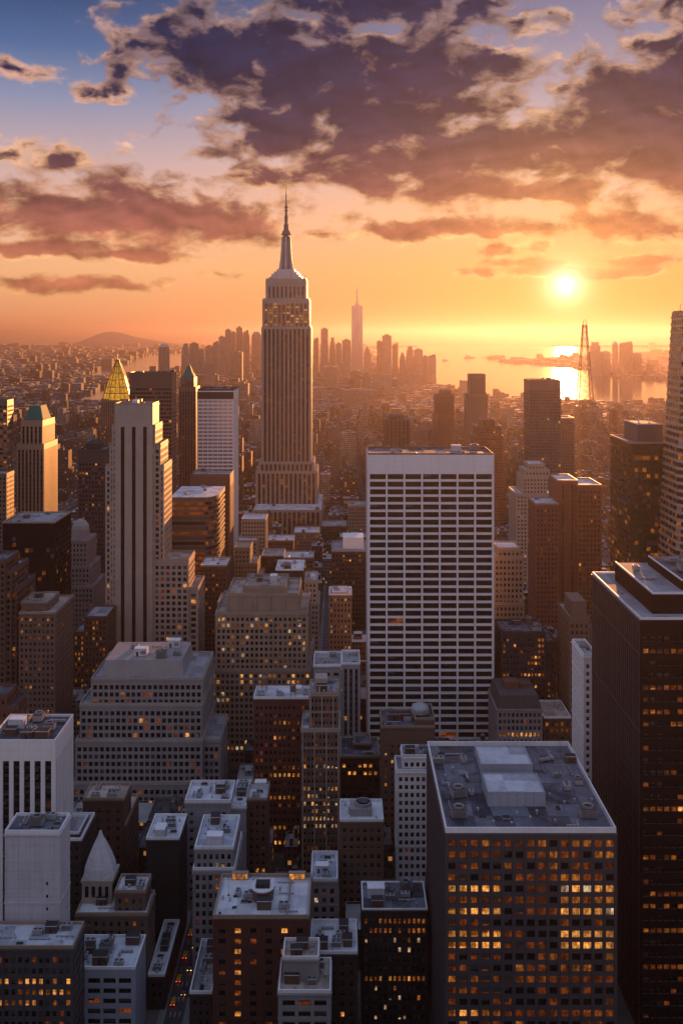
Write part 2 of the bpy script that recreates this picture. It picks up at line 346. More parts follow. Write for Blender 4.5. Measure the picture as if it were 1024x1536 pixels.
# ------------------------------------------------------------------ facades
BOXES = []            # every block as (x0,x1,y0,y1,z0,z1): used for sight lines and spacing
def facade(mb, wins, O, U, N, W, z0, z1, st, face, mi):
    """one wall of a block with its openings; mi = material slots (wall, trim, spandrel)"""
    def q(u0, u1, a, b, d=0.0, d2=None, m=0):
        d2 = d if d2 is None else d2
        mb.poly([(O[0]+U[0]*u0+N[0]*d, O[1]+U[1]*u0+N[1]*d, a), (O[0]+U[0]*u1+N[0]*d2, O[1]+U[1]*u1+N[1]*d2, a),
                 (O[0]+U[0]*u1+N[0]*d2, O[1]+U[1]*u1+N[1]*d2, b), (O[0]+U[0]*u0+N[0]*d, O[1]+U[1]*u0+N[1]*d, b)], m)
    def hq(u0, u1, d0, d1, z, m=0):             # level quad: sill, head
        mb.poly([(O[0]+U[0]*u0+N[0]*d0, O[1]+U[1]*u0+N[1]*d0, z), (O[0]+U[0]*u1+N[0]*d0, O[1]+U[1]*u1+N[1]*d0, z),
                 (O[0]+U[0]*u1+N[0]*d1, O[1]+U[1]*u1+N[1]*d1, z), (O[0]+U[0]*u0+N[0]*d1, O[1]+U[1]*u0+N[1]*d1, z)], m)
    edge = st.get('edge', 0.6); bw = st['bw']; fh = st['fh']; ww = st['ww']; wh = st['wh']; rec = st.get('rec', 0.35)
    top = st.get('top', 1.5); bot = st.get('bot', 0.0)
    if W < 2 * edge + 1.2 or z1 - z0 < fh + top or st.get('blank') == face:
        q(0, W, z0, z1); return
    nx = max(1, round((W - 2 * edge) / bw)); cw = (W - 2 * edge) / nx
    ny = max(1, int((z1 - z0 - top - bot) / fh)); zt = z1 - top
    low = st.get('low', 0)
    sill = (1 - wh) * 0.55 * fh
    ow = ww * cw; g = (cw - ow) / 2
    cols = [edge + cw * i for i in range(nx)]
    fe = st.get('only')
    skip = st.get('skip')
    open_ = [not (skip and skip(i, nx, face)) for i in range(nx)]
    if st.get('sp'):                            # piers with dark strips between
        q(0, edge + g, z0, z1)
        for i, u in enumerate(cols):
            a, b_ = u + g, u + g + ow
            if open_[i]:
                zb = zt - ny * fh
                if zb > z0: q(a, b_, z0, zb)
                if z1 > zt: q(a, b_, zt, z1)
                mb.poly([(O[0]+U[0]*a, O[1]+U[1]*a, zb), (O[0]+U[0]*a-N[0]*rec, O[1]+U[1]*a-N[1]*rec, zb), (O[0]+U[0]*a-N[0]*rec, O[1]+U[1]*a-N[1]*rec, zt), (O[0]+U[0]*a, O[1]+U[1]*a, zt)])
                mb.poly([(O[0]+U[0]*b_-N[0]*rec, O[1]+U[1]*b_-N[1]*rec, zb), (O[0]+U[0]*b_, O[1]+U[1]*b_, zb), (O[0]+U[0]*b_, O[1]+U[1]*b_, zt), (O[0]+U[0]*b_-N[0]*rec, O[1]+U[1]*b_-N[1]*rec, zt)])
                hq(a, b_, -rec, 0, zb); hq(a, b_, 0, -rec, zt)
                for j in range(ny):
                    zz = zt - (j + 1) * fh
                    if wh < .97:
                        q(a, b_, zz, zz + (1 - wh) * fh, -rec * 0.6, m=2)
                        hq(a, b_, -rec * 0.6, -rec, zz + (1 - wh) * fh, 2)
                    wins.append((O, U, N, (a + b_) / 2, zz + (1 - wh) * fh + wh * fh / 2, ow, wh * fh, -rec, j, i, nx, face))
            else: q(a, b_, z0, z1)
            nxt = cols[i+1] + g if i + 1 < nx else W
            q(b_, nxt, z0, z1)
    else:
        zb = zt - ny * fh
        q(0, W, z0, zb + sill)
        for j in range(ny):
            zz = zt - (j + 1) * fh; a, b_ = zz + sill, zz + sill + wh * fh
            nb = (zz + fh + sill) if j > 0 else z1
            q(0, W, b_, nb)
            prev = 0.0
            for i, u in enumerate(cols):
                if not open_[i]: continue
                l, r = u + g, u + g + ow
                q(prev, l, a, b_); prev = r
                hq(l, r, 0, -rec, a, 1); 
                hq(l, r, -rec, 0, b_)
                q(l, l, a, b_, 0, -rec) ; q(r, r, a, b_, -rec, 0)
                wins.append((O, U, N, (l + r) / 2, (a + b_) / 2, ow, b_ - a, -rec, j, i, nx, face))
            q(prev, W, a, b_)
    pr = st.get('pier')
    if pr:                                      # ribs standing proud between bays
        pw, pd = pr[0], pr[1]; ev = pr[2] if len(pr) > 2 else 1
        for i in range(0, nx + 1, ev):
            u = edge + cw * i
            a, b_ = max(0.02, u - pw / 2), min(W - 0.02, u + pw / 2)
            q(a, b_, z0, z1, pd, m=1); q(a, a, z0, z1, 0.0, pd, m=1); q(b_, b_, z0, z1, pd, 0.0, m=1); hq(a, b_, pd, 0, z1, 1)
    bands = list(st.get('bands', ()))
    if not st.get('sp') and st.get('cornice', True) and ww < .8: bands += [(z1 - 0.75, 0.55, 0.4), (zt - 2*fh - 0.1, 0.4, 0.18)] + ([(zt - 9*fh - 0.1, 0.4, 0.18)] if ny > 11 else [])
    for (zz, bh, bd) in bands:    # string courses and cornices
        if z0 < zz < z1:
            q(-bd, W + bd, zz, zz + bh, bd, m=1); hq(-bd, W + bd, bd, 0, zz + bh, 1); hq(-bd, W + bd, 0, bd, zz, 1)

BLIND = {'glass_bright': 'glass_amber', 'glass_amber': 'glass_dim', 'glass_pale': 'glass_blind', 'glass_black': 'glass_dark'}
# a window's own mesh: frame bars round and across a pane set back in them
WMESH = {}
def window_mesh(w, h, mat, bars, frame, drop=0):
    key = (round(w, 1), round(h, 1), mat, bars, frame, drop)
    if key in WMESH: return WMESH[key]
    w, h = key[0], key[1]
    b = MB(); t = min(0.11, w * 0.06); x0, x1, z0, z1 = -w/2, w/2, -h/2, h/2
    b.poly([(x0,0,z0),(x1,0,z0),(x1,0,z1),(x0,0,z1)], 0)
    if drop: b.poly([(x0,-.03,z1-h*(.12+.2*drop)),(x1 if drop != 2 else x0+w*.5,-.03,z1-h*(.12+.2*drop)),(x1 if drop != 2 else x0+w*.5,-.03,z1),(x0,-.03,z1)], 2)
    def bar(a, c, d, e): b.box(a, c, -0.09, 0.0, d, e, 1)
    if bars >= 0:
        bar(x0, x1, z0, z0 + t); bar(x0, x1, z1 - t, z1); bar(x0, x0 + t, z0 + t, z1 - t); bar(x1 - t, x1, z0 + t, z1 - t)
        for k in range(bars):
            u = x0 + w * (k + 1) / (bars + 1); bar(u - t * 0.4, u + t * 0.4, z0 + t, z1 - t)
        if bars == 0: bar(x0 + t, x1 - t, -t * 0.4 + h * 0.08, t * 0.4 + h * 0.08)
    me = b.mesh('window', [mat, frame, BLIND.get(mat, 'glass_blind')]); WMESH[key] = me
    return me

BUILT = []           # buildings waiting for their meshes
def T(p0, p1, top, y0, y1, zb=0.0, **st):
    """a block: front edge p0..p1 and top given as the photo's pixels at distance y0, turned into metres"""
    return dict(x0=P(p0, y0), x1=P(p1, y0), y0=y0, y1=y1, z0=zb, z1=Zp(top, y0), st=st)
def bld(name, label, tiers, wall='limestone', trim=None, span='dark_panel', style=None, lit=None, roof='roof_grey', coping=None,
        parapet=1.1, kit=0, frame='dark_panel', bars=0, group=None, cat='building', own=None, glass=0, extra=None, seed=0, keep=True):
    d = dict(name=name, label=label, tiers=tiers, wall=wall, trim=trim or wall, span=span, style=style or {}, lit=lit, roof=roof,
             coping=coping or wall, parapet=parapet, kit=kit, frame=frame, bars=bars, group=group, cat=cat, own=own, glass=glass, extra=extra,
             seed=len(BUILT) * 7 + seed + 11)
    for t in tiers: BOXES.append((t['x0'], t['x1'], t['y0'], t['y1'], t['z0'], t['z1'] + parapet))
    BUILT.append(d); return d

def lights(p_row=0.3, p_in=0.6, p_out=0.08, mix=(0.45, 0.4, 0.15), dim=0.0, pale=0.0, base=0, blind=0.08, runs=True):
    """which windows glow: whole floors tend to be lit together"""
    def fn(rng, store, j, i, nx, face):
        key = (face, j)
        if key not in store:
            on = rng.random() < p_row; a = rng.randrange(nx) if nx > 3 else 0
            store[key] = (on, a, a + max(2, int(nx * rng.uniform(0.25, 0.9))))
        on, a, b_ = store[key]
        inrun = on and (not runs or a <= i < b_ or a <= i + nx < b_)
        r = rng.random()
        if r < (p_in if inrun else p_out):
            if rng.random() < pale: return 4
            q = rng.random()
            return 1 if q < mix[0] else (2 if q < mix[0] + mix[1] else 3)
        if rng.random() < dim: return 1
        return 5 if rng.random() < blind else base
    return fn

# ------------------------------------------------------------------ rooftop gear (each piece a sub-part of its roof)
GEAR = {}
def gear_mesh(kind):
    if kind in GEAR: return GEAR[kind]
    b = MB(); mats = ['galvanised', 'charcoal', 'dark_steel']
    if kind == 'air_handler':
        b.box(-2.0, 2.0, -1.2, 1.2, 0.35, 2.0, 0); b.box(-1.9, 1.9, -1.1, 1.1, 0.0, 0.35, 2)
        for k in range(5): b.box(-1.8, 1.8, -1.24, -1.2, 0.55 + k * 0.27, 0.66 + k * 0.27, 1)
        for cx in (-0.95, 0.95): b.lathe(cx, 0, [(0.78, 2.0), (0.78, 2.28), (0.68, 2.28), (0.68, 2.1)], 14, 0, cap=False); b.lathe(cx, 0, [(0.68, 2.05), (0.68, 2.1)], 14, 1)
    elif kind == 'cooling_tower':
        b.box(-2.6, 2.6, -2.0, 2.0, 0.5, 3.0, 0); b.box(-2.7, 2.7, -2.1, 2.1, 3.0, 3.25, 2)
        for k in range(6): b.box(-2.4, 2.4, -2.05, -2.0, 0.7 + k * 0.36, 0.88 + k * 0.36, 1)
        b.lathe(0, 0, [(1.6, 3.25), (1.75, 4.0), (1.55, 4.0), (1.45, 3.5)], 16, 0, cap=False); b.lathe(0, 0, [(1.45, 3.4), (1.45, 3.5)], 16, 1)
        for sx in (-2.3, 2.3):
            for sy in (-1.7, 1.7): b.box(sx - .15, sx + .15, sy - .15, sy + .15, 0, 0.5, 2)
    elif kind == 'water_tank':
        mats = ['wood_stave', 'dark_steel', 'charcoal']
        for sx in (-1.2, 1.2):
            for sy in (-1.2, 1.2): b.bar((sx, sy, 0), (sx * .9, sy * .9, 3.0), 0.12, 1)
        for s_ in (-1, 1):
            b.bar((-1.2, s_ * 1.2, 0.3), (1.1, s_ * 1.1, 2.8), 0.06, 1); b.bar((s_ * 1.2, -1.2, 0.3), (s_ * 1.1, 1.1, 2.8), 0.06, 1)
        b.box(-1.6, 1.6, -1.6, 1.6, 2.95, 3.15, 1, True)
        b.lathe(0, 0, [(1.75, 3.15), (1.7, 6.4), (1.9, 6.4), (0.15, 7.6)], 16, 0)
        for zz in (3.6, 4.4, 5.2, 6.0): b.lathe(0, 0, [(1.8, zz), (1.8, zz + .1)], 16, 1, cap=False)
    elif kind == 'duct':
        b.box(-4.0, 1.0, -0.45, 0.45, 0.3, 1.1, 0, True); b.box(1.0, 1.9, -0.45, 3.2, 0.3, 1.1, 0, True); b.box(1.0, 1.9, 2.4, 3.2, 1.1, 1.8, 0)
        for k in (-3.5, -1.5, 0.5): b.box(k, k + .15, -0.5, 0.5, 0, 1.16, 2)
        for sx in (-3, -0.5): b.box(sx, sx + .1, -.4, .4, 0, .3, 2)
    elif kind == 'vent':
        b.lathe(0, 0, [(0.28, 0), (0.28, 1.0), (0.5, 1.0), (0.5, 1.15), (0.1, 1.45)], 10, 0)
    elif kind == 'bulkhead':
        mats = ['brown_brick', 'charcoal', 'coping_pale']
        b.box(-2.4, 2.4, -1.8, 1.8, 0, 3.0, 0, mt=1); b.box(-2.55, 2.55, -1.95, 1.95, 3.0, 3.22, 2, mt=1); b.box(-0.5, 0.5, -1.84, -1.8, 0, 2.1, 1)
        b.box(1.1, 1.9, -1.83, -1.8, 1.2, 2.1, 1)
    elif kind == 'pale_bulkhead':
        mats = ['pale_concrete', 'charcoal', 'coping_pale']
        b.box(-3.2, 3.2, -2.2, 2.2, 0, 3.6, 0, mt=2); b.box(-3.3, 3.3, -2.3, 2.3, 3.6, 3.85, 2); b.box(-2.2, -1.2, -2.24, -2.2, 0, 2.2, 1)
        for k in range(4): b.box(0.2, 2.6, -2.25, -2.2, 1.0 + k * 0.45, 1.25 + k * 0.45, 1)
    elif kind == 'skylight':
        b.box(-1.5, 1.5, -0.9, 0.9, 0, 0.4, 0)
        b.poly([(-1.4,-.8,.4),(1.4,-.8,.4),(1.1,0,1.1),(-1.1,0,1.1)], 1); b.poly([(1.4,.8,.4),(-1.4,.8,.4),(-1.1,0,1.1),(1.1,0,1.1)], 1)
        b.poly([(1.4,-.8,.4),(1.4,.8,.4),(1.1,0,1.1)], 1); b.poly([(-1.4,.8,.4),(-1.4,-.8,.4),(-1.1,0,1.1)], 1)
    elif kind == 'mast':
        b.bar((0,0,0), (0,0,7.0), 0.07, 2); b.bar((-.7,0,5.6), (.7,0,5.6), 0.04, 2); b.bar((-.5,0,6.3), (.5,0,6.3), 0.04, 2); b.box(-.3,.3,-.3,.3,0,.4,2)
    elif kind == 'pipe_run':
        for k in range(3): b.bar((-3.5, k*.3, .35), (3.5, k*.3, .35), 0.09, 0, 6)
        for k in (-3, -1, 1, 3): b.box(k - .08, k + .08, -.15, .8, 0, .3, 2)
    GEAR[kind] = b.mesh(kind, mats); return GEAR[kind]
FOOT = dict(air_handler=(2.1,1.4), cooling_tower=(2.8,2.2), water_tank=(2.0,2.0), duct=(4.1,3.3), vent=(.6,.6), bulkhead=(2.6,2.0), pale_bulkhead=(3.4,2.4), skylight=(1.6,1.0), mast=(.8,.5), pipe_run=(3.7,.9))
def gear(roof, base, kind, x, y, z, rz=0.0, s=1.0):
    o = bpy.data.objects.new(kind, gear_mesh(kind)); C.objects.link(o); o.parent = roof
    o.location = (x - base[0], y - base[1], z - base[2] + 0.01); o.rotation_euler = (0, 0, rz); o.scale = (s, s, s); return o
def roof_kit(roof, base, x0, x1, y0, y1, z, n, rng, first=()):
    done = []
    kinds = list(first) + [rng.choice(['air_handler','air_handler','vent','vent','duct','skylight','pipe_run','mast','bulkhead','vent']) for _ in range(max(0, n - len(first)))]
    for k in kinds:
        fx, fy = FOOT[k]
        for _ in range(24):
            s = rng.uniform(0.8, 1.1); rz = rng.choice([0, math.pi/2, math.pi]); a, b_ = (fx, fy) if rz != math.pi/2 else (fy, fx)
            a *= s; b_ *= s
            if x1 - x0 < 2*a + 1.4 or y1 - y0 < 2*b_ + 1.4: continue
            x = rng.uniform(x0 + a + .7, x1 - a - .7); y = rng.uniform(y0 + b_ + .7, y1 - b_ - .7)
            if k == 'duct': a = b_ = 4.2 * s
            if all(abs(x - p[0]) > a + p[2] + .2 or abs(y - p[1]) > b_ + p[3] + .2 for p in done):
                done.append((x, y, a, b_)); gear(roof, base, k, x, y, z, rz, s); break

def blocked(pts):
    """which points the blocks hide from the viewing deck"""
    pts = np.asarray(pts, float); c = np.array([0, 0, CAM_H]); d = pts - c; hid = np.zeros(len(pts), bool)
    inv = 1.0 / np.where(np.abs(d) < 1e-9, 1e-9, d)
    for (x0, x1, y0, y1, z0, z1) in BOXES:
        lo = (np.array([x0, y0, z0]) - c) * inv; hi = (np.array([x1, y1, z1]) - c) * inv
        tn = np.minimum(lo, hi).max(1); tf = np.maximum(lo, hi).min(1)
        hid |= (tn < tf) & (tf > 0) & (tn < 0.993)
    return hid

def raise_building(d):
    ts = d['tiers']; rng = random.Random(d['seed'])
    x0 = min(t['x0'] for t in ts); x1 = max(t['x1'] for t in ts); y0 = min(t['y0'] for t in ts); y1 = max(t['y1'] for t in ts)
    base = ((x0 + x1) / 2, (y0 + y1) / 2, 0.0)
    root = thing(d['name'], d['label'], d['cat'], base, d['group']); d['root'] = root
    mb = MB(); wins = []; lits = []; rfs = []; rfz = []
    for t in ts:
        st = dict(bw=3.2, fh=3.7, ww=0.5, wh=0.5); st.update(d['style']); st.update(t['st'])
        a, b_, c, e = t['x0'], t['x1'], t['y0'], t['y1']; z0, z1 = t['z0'], t['z1']
        sst = dict(st); sst.update(st.get('side', {})); n_before = len(wins)
        if 'poly' in t:
            pl = t['poly']
            for i in range(len(pl)):
                p_, q_ = pl[i], pl[(i + 1) % len(pl)]; L = math.hypot(q_[0]-p_[0], q_[1]-p_[1]); U = ((q_[0]-p_[0])/L, (q_[1]-p_[1])/L)
                facade(mb, wins, p_, U, (U[1], -U[0]), L, z0, z1, st, 'front', None)
            rf = MB(); rfs.append(rf); rf.poly([(x, y, z1 + .02) for x, y in pl]); rfz.append((a + 2, b_ - 10, c + 3, e - 2, z1 + .02, d['kit'], ()))
            lits += [None] * (len(wins) - n_before); continue
        facade(mb, wins, (a, c), (1, 0), (0, -1), b_ - a, z0, z1, st, 'front', None)
        facade(mb, wins, (b_, c), (0, 1), (1, 0), e - c, z0, z1, sst, 'right', None)
        facade(mb, wins, (a, e), (0, -1), (-1, 0), e - c, z0, z1, sst, 'left', None)
        mb.poly([(b_, e, z0), (a, e, z0), (a, e, z1), (b_, e, z1)], 0)
        lits += [st.get('lit')] * (len(wins) - n_before)
        ph = st.get('par', d['parapet']); w = 0.45
        if st.get('roofless'): continue
        if ph > 0:
            # parapet: four upstands butted end to end, inside faces and coping
            pm = MB()
            pm.box(a, b_, c, c + w, z1, z1 + ph); pm.box(a, b_, e - w, e, z1, z1 + ph)
            pm.box(a, a + w, c + w, e - w, z1, z1 + ph); pm.box(b_ - w, b_, c + w, e - w, z1, z1 + ph)
            pm.build('parapet', d['coping'], root, base)
        rf = MB(); rfs.append(rf); rf.poly([(a, c, z1 + .02), (b_, c, z1 + .02), (b_, e, z1 + .02), (a, e, z1 + .02)])
        rfz.append((a + w, b_ - w, c + w, e - w, z1 + .02, st.get('kit', d['kit'] if t is ts[0] else 0), st.get('first', ())))
    store = {}; lit = d['lit'] or lights(0.15, 0.5, 0.04, base=d['glass'])
    fn = [(l or lit)(rng, store, w[8], w[9], w[10], w[11]) for w, l in zip(wins, lits)]
    P3 = [(w[0][0] + w[1][0]*w[3] + w[2][0]*0.05, w[0][1] + w[1][1]*w[3] + w[2][1]*0.05, w[4]) for w in wins]
    own = d['own'] if d['own'] is not None else (100 if y0 < 640 else 0)
    pick = set()
    if own and wins:
        A = np.array(P3); px = 512 + A[:, 0] / A[:, 1] * F; py = 500 + (CAM_H - A[:, 2]) / A[:, 1] * F
        ok = (px > 2) & (px < 1022) & (py < 1534)
        N2 = np.array([w[2] for w in wins]); ok &= (-(A[:, 0] * N2[:, 0] + A[:, 1] * N2[:, 1])) > 0
        ok &= ~blocked(A)
        size = np.array([w[5] * w[6] for w in wins]) / A[:, 1] ** 2 * np.abs((A[:, 0]*N2[:, 0] + A[:, 1]*N2[:, 1])) / np.hypot(A[:, 0], A[:, 1])
        idx = [i for i in np.argsort(-size) if ok[i]][:own]; pick = set(int(i) for i in idx)
    rest = MB()
    near = own > 0
    for i, w in enumerate(wins):
        O, U, N, u, zc, ww, hh, dep = w[:8]; mat = fn[i]
        cx, cyy = O[0] + U[0]*u + N[0]*(dep + 0.0), O[1] + U[1]*u + N[1]*(dep + 0.0)
        if i in pick:
            o = bpy.data.objects.new('window', window_mesh(ww, hh, PANE[mat], d['bars'], d['frame'], rng.choice(d.get('drops', (0,0,0,1,2,3))))); C.objects.link(o)
            o.parent = root; o.location = (cx + N[0]*.01 - base[0], cyy + N[1]*.01 - base[1], zc); o.rotation_euler = (0, 0, math.atan2(N[1], N[0]) + math.pi / 2)
            if hh > 3.6 and ww < 2: o.data = window_mesh(ww, hh, PANE[mat], -1, d['frame'])
            o.scale = (ww / round(ww, 1), 1, hh / round(hh, 1))
        else:
            tgt = rest if near else mb; off = 0 if near else 3
            tgt.poly([(cx - U[0]*ww/2, cyy - U[1]*ww/2, zc - hh/2), (cx + U[0]*ww/2, cyy + U[1]*ww/2, zc - hh/2), (cx + U[0]*ww/2, cyy + U[1]*ww/2, zc + hh/2), (cx - U[0]*ww/2, cyy - U[1]*ww/2, zc + hh/2)], off + mat)
    mb.build('wall', [d['wall'], d['trim'], d['span']] + ([] if near else PANE), root, base)
    if rest.f:
        r = rest.build('window', PANE, root, base); r['kind'] = 'stuff'
    for k, (rf, (a, b_, c, e, z, n, first)) in enumerate(zip(rfs, rfz)):
        ro = rf.build('roof', d['roof'], root, base)
        if (n or first) and y0 < 560: n = int(n * 1.7) + 2
        if n or first: roof_kit(ro, base, a, b_, c, e, z, n, rng, first)
        if k == 0: d['roof_obj'] = ro
    if d['extra']: d['extra'](d, root, base, rng)
    return root

# ------------------------------------------------------------------ the setting: land, water, roads
def G(px, py):
    Y = CAM_H * F / (py - 500.0); return ((px - 512.0) / F * Y, Y)
HUDSON = [G(*p) for p in [(655,581),(700,593),(760,599),(860,605),(1060,612),(1060,520.5),(860,520.0),(690,518.5),(600,520),(545,524),(560,545),(620,562)]]
BAY = [G(*p) for p in [(100,519),(160,514.5),(230,510.5),(360,510.5),(345,519.5),(200,521)]]
RIVER = [G(*p) for p in [(118,566),(150,550),(190,538),(235,530),(285,528),(290,546),(250,556),(215,564),(170,569)]]
CREEK = [G(*p) for p in [(92,603),(140,585),(196,574),(255,566),(262,582),(200,596),(150,606)]]
POINT = [G(*p) for p in [(741,541.5),(790,539),(858,536),(920,531),(1060,529),(1060,572),(999,571),(936,567.5),(893,562),(906,556),(858,552.5),(790,545.5),(752,544)]]
ISLE = [G(*p) for p in [(719,537),(734,534.6),(751,536),(736,538.2)]]
MUD = [G(*p) for p in [(120,551),(150,546),(192,541),(188,545),(160,550),(132,554)]]
WATERS = [HUDSON, BAY, RIVER, CREEK]; LANDS = [POINT, ISLE, MUD]
def inside(poly, x, y):
    x = np.asarray(x); y = np.asarray(y); r = np.zeros(x.shape, bool); n = len(poly)
    for i in range(n):
        (xa, ya), (xb, yb) = poly[i], poly[i-1]
        c = ((ya > y) != (yb > y)) & (x < (xb - xa) * (y - ya) / ((yb - ya) if yb != ya else 1e-9) + xa); r ^= c
    return r
def on_water(x, y):
    w = np.zeros(np.asarray(x).shape, bool)
    for p in WATERS: w |= inside(p, x, y)
    for p in LANDS: w &= ~inside(p, x, y)
    return w
def rough_edge(poly, amp, rng):                # shoreline: docks and coves instead of straight cuts
    out = []
    for i in range(len(poly)):
        a, b_ = poly[i], poly[(i + 1) % len(poly)]; L = math.hypot(b_[0]-a[0], b_[1]-a[1]); n = max(2, min(40, int(L / 160)))
        for k in range(n):
            t = k / n; out.append((a[0] + (b_[0]-a[0])*t + rng.uniform(-amp, amp), a[1] + (b_[1]-a[1])*t + rng.uniform(-amp, amp)))
    return out
def sheet(name, poly, z, mat, kind='structure'):
    import mathutils.geometry as mg
    tri = mg.tessellate_polygon([[Vector((x, y, 0)) for x, y in poly]])
    mb = MB(); mb.v = [(x, y, z) for x, y in poly]
    for t in tri:
        a, b_, c = [Vector(mb.v[i]) for i in t]
        if (b_ - a).cross(c - a).z < 0: t = (t[0], t[2], t[1])
        mb.f.append(tuple(t)); mb.m.append(0)
    return setting(name, mb, mat, kind)
m, nt, b = new_mat('land'); p = pos(nt)
n1 = noise(nt, p, 0.004, 6.0, 0.65); n2 = noise(nt, p, 0.05, 4.0, 0.6)
nt.links.new(mixc(nt, (n1 * 0.6 + n2 * 0.4).ss(0.35, 0.65), (0.045,0.042,0.038,1), (0.15,0.13,0.11,1)).k, b.inputs['Base Color']); b.inputs['Roughness'].default_value = 0.95; MATS['land'] = m
m, nt, b = new_mat('water'); p = pos(nt); x, y, z = sep(nt, p)
b.inputs['Base Color'].default_value = (0.03, 0.035, 0.045, 1); b.inputs['Roughness'].default_value = 0.11; b.inputs['IOR'].default_value = 1.9
bp = nt.nodes.new('ShaderNodeBump'); bp.inputs['Strength'].default_value = 0.10; bp.inputs['Distance'].default_value = 6.0
nt.links.new(noise(nt, xyz(nt, x * 0.010, y * 0.004, 0.0), 1.0, 5.0, 0.6).k, bp.inputs['Height']); nt.links.new(bp.outputs[0], b.inputs['Normal']); MATS['water'] = m
wall_mat('asphalt', (0.045,0.045,0.048)); wall_mat('pavement', (0.20,0.195,0.19)); wall_mat('road_paint', (0.6,0.58,0.5))
mb = MB(); mb.poly([(-44000,-900,0),(44000,-900,0),(44000,90000,0),(-44000,90000,0)]); setting('ground', mb, 'land')
rr = random.Random(5)
for nm, poly, z, mat, amp in [('water', HUDSON, .5, 'water', 14), ('water', BAY, .5, 'water', 60), ('water', RIVER, .5, 'water', 12), ('water', CREEK, .5, 'water', 8),
                         ('land', POINT, 2.0, 'land', 14), ('land', ISLE, 2.0, 'land', 6), ('land', MUD, 2.0, 'land', 8)]:
    sheet(nm, rough_edge(poly, amp, rr), z, mat)
def road(xc, w, ya, yb):
    mb = MB(); mb.poly([(xc-w/2,ya,.008),(xc+w/2,ya,.008),(xc+w/2,yb,.008),(xc-w/2,yb,.008)]); setting('road', mb, 'asphalt')
    pv = MB()
    for s_ in (-1, 1): pv.box(*sorted((xc + s_*w/2, xc + s_*(w/2 + 2.6))), ya, yb, 0, 0.14)
    setting('pavement', pv, 'pavement')
    mk = MB()
    for k in (-1, 0, 1):
        y = ya
        while y < yb - 4:
            mk.poly([(xc+k*w/4-.08,y,.013),(xc+k*w/4+.08,y,.013),(xc+k*w/4+.08,y+3,.013),(xc+k*w/4-.08,y+3,.013)]); y += 9
    setting('road_markings', mk, 'road_paint')
road(-63.5, 7.0, 362, 1000); road(-13.2, 5.2, 560, 1100)
# distant hill on the horizon
mb = MB(); n = len(mb.v); K = 40; hx, hy = P(175, 21000), 21000
for i in range(K + 1):
    t = i / K; h = 274 * (math.exp(-((t - 0.42) / 0.16) ** 2) + 0.35 * math.exp(-((t - 0.66) / 0.2) ** 2)) * min(1, t * 6, (1 - t) * 6)
    for j, (dy, f) in enumerate([(-900, 0.0), (-300, .75), (100, 1.0), (900, 0.0)]): mb.v.append((hx - 1700 + 3600 * t, hy + dy, max(0.3, h * f)))
for i in range(K):
    for j in range(3): mb.f.append((i*4+j, i*4+4+j, i*4+5+j, i*4+1+j)); mb.m.append(0)
setting('hill', mb, 'land')

# ------------------------------------------------------------------ custom pieces
def frustum(mb, cx, cyy, a0, b0, z0, a1, b1, z1, m=0, cap=True):
    n = len(mb.v)
    mb.v += [(cx-a0,cyy-b0,z0),(cx+a0,cyy-b0,z0),(cx+a0,cyy+b0,z0),(cx-a0,cyy+b0,z0),(cx-a1,cyy-b1,z1),(cx+a1,cyy-b1,z1),(cx+a1,cyy+b1,z1),(cx-a1,cyy+b1,z1)]
    for f in [(0,1,5,4),(1,2,6,5),(2,3,7,6),(3,0,4,7)] + ([(4,5,6,7)] if cap else []): mb.f.append(tuple(n+i for i in f)); mb.m.append(m)
def mid(t): return ((t['x0']+t['x1'])/2, (t['y0']+t['y1'])/2, (t['x1']-t['x0'])/2, (t['y1']-t['y0'])/2, t['z1'])
def block(d, root, base, rng, name, mat, boxes):
    mb = MB()
    for bx in boxes: mb.box(*bx)
    return mb.build(name, mat, root, base)

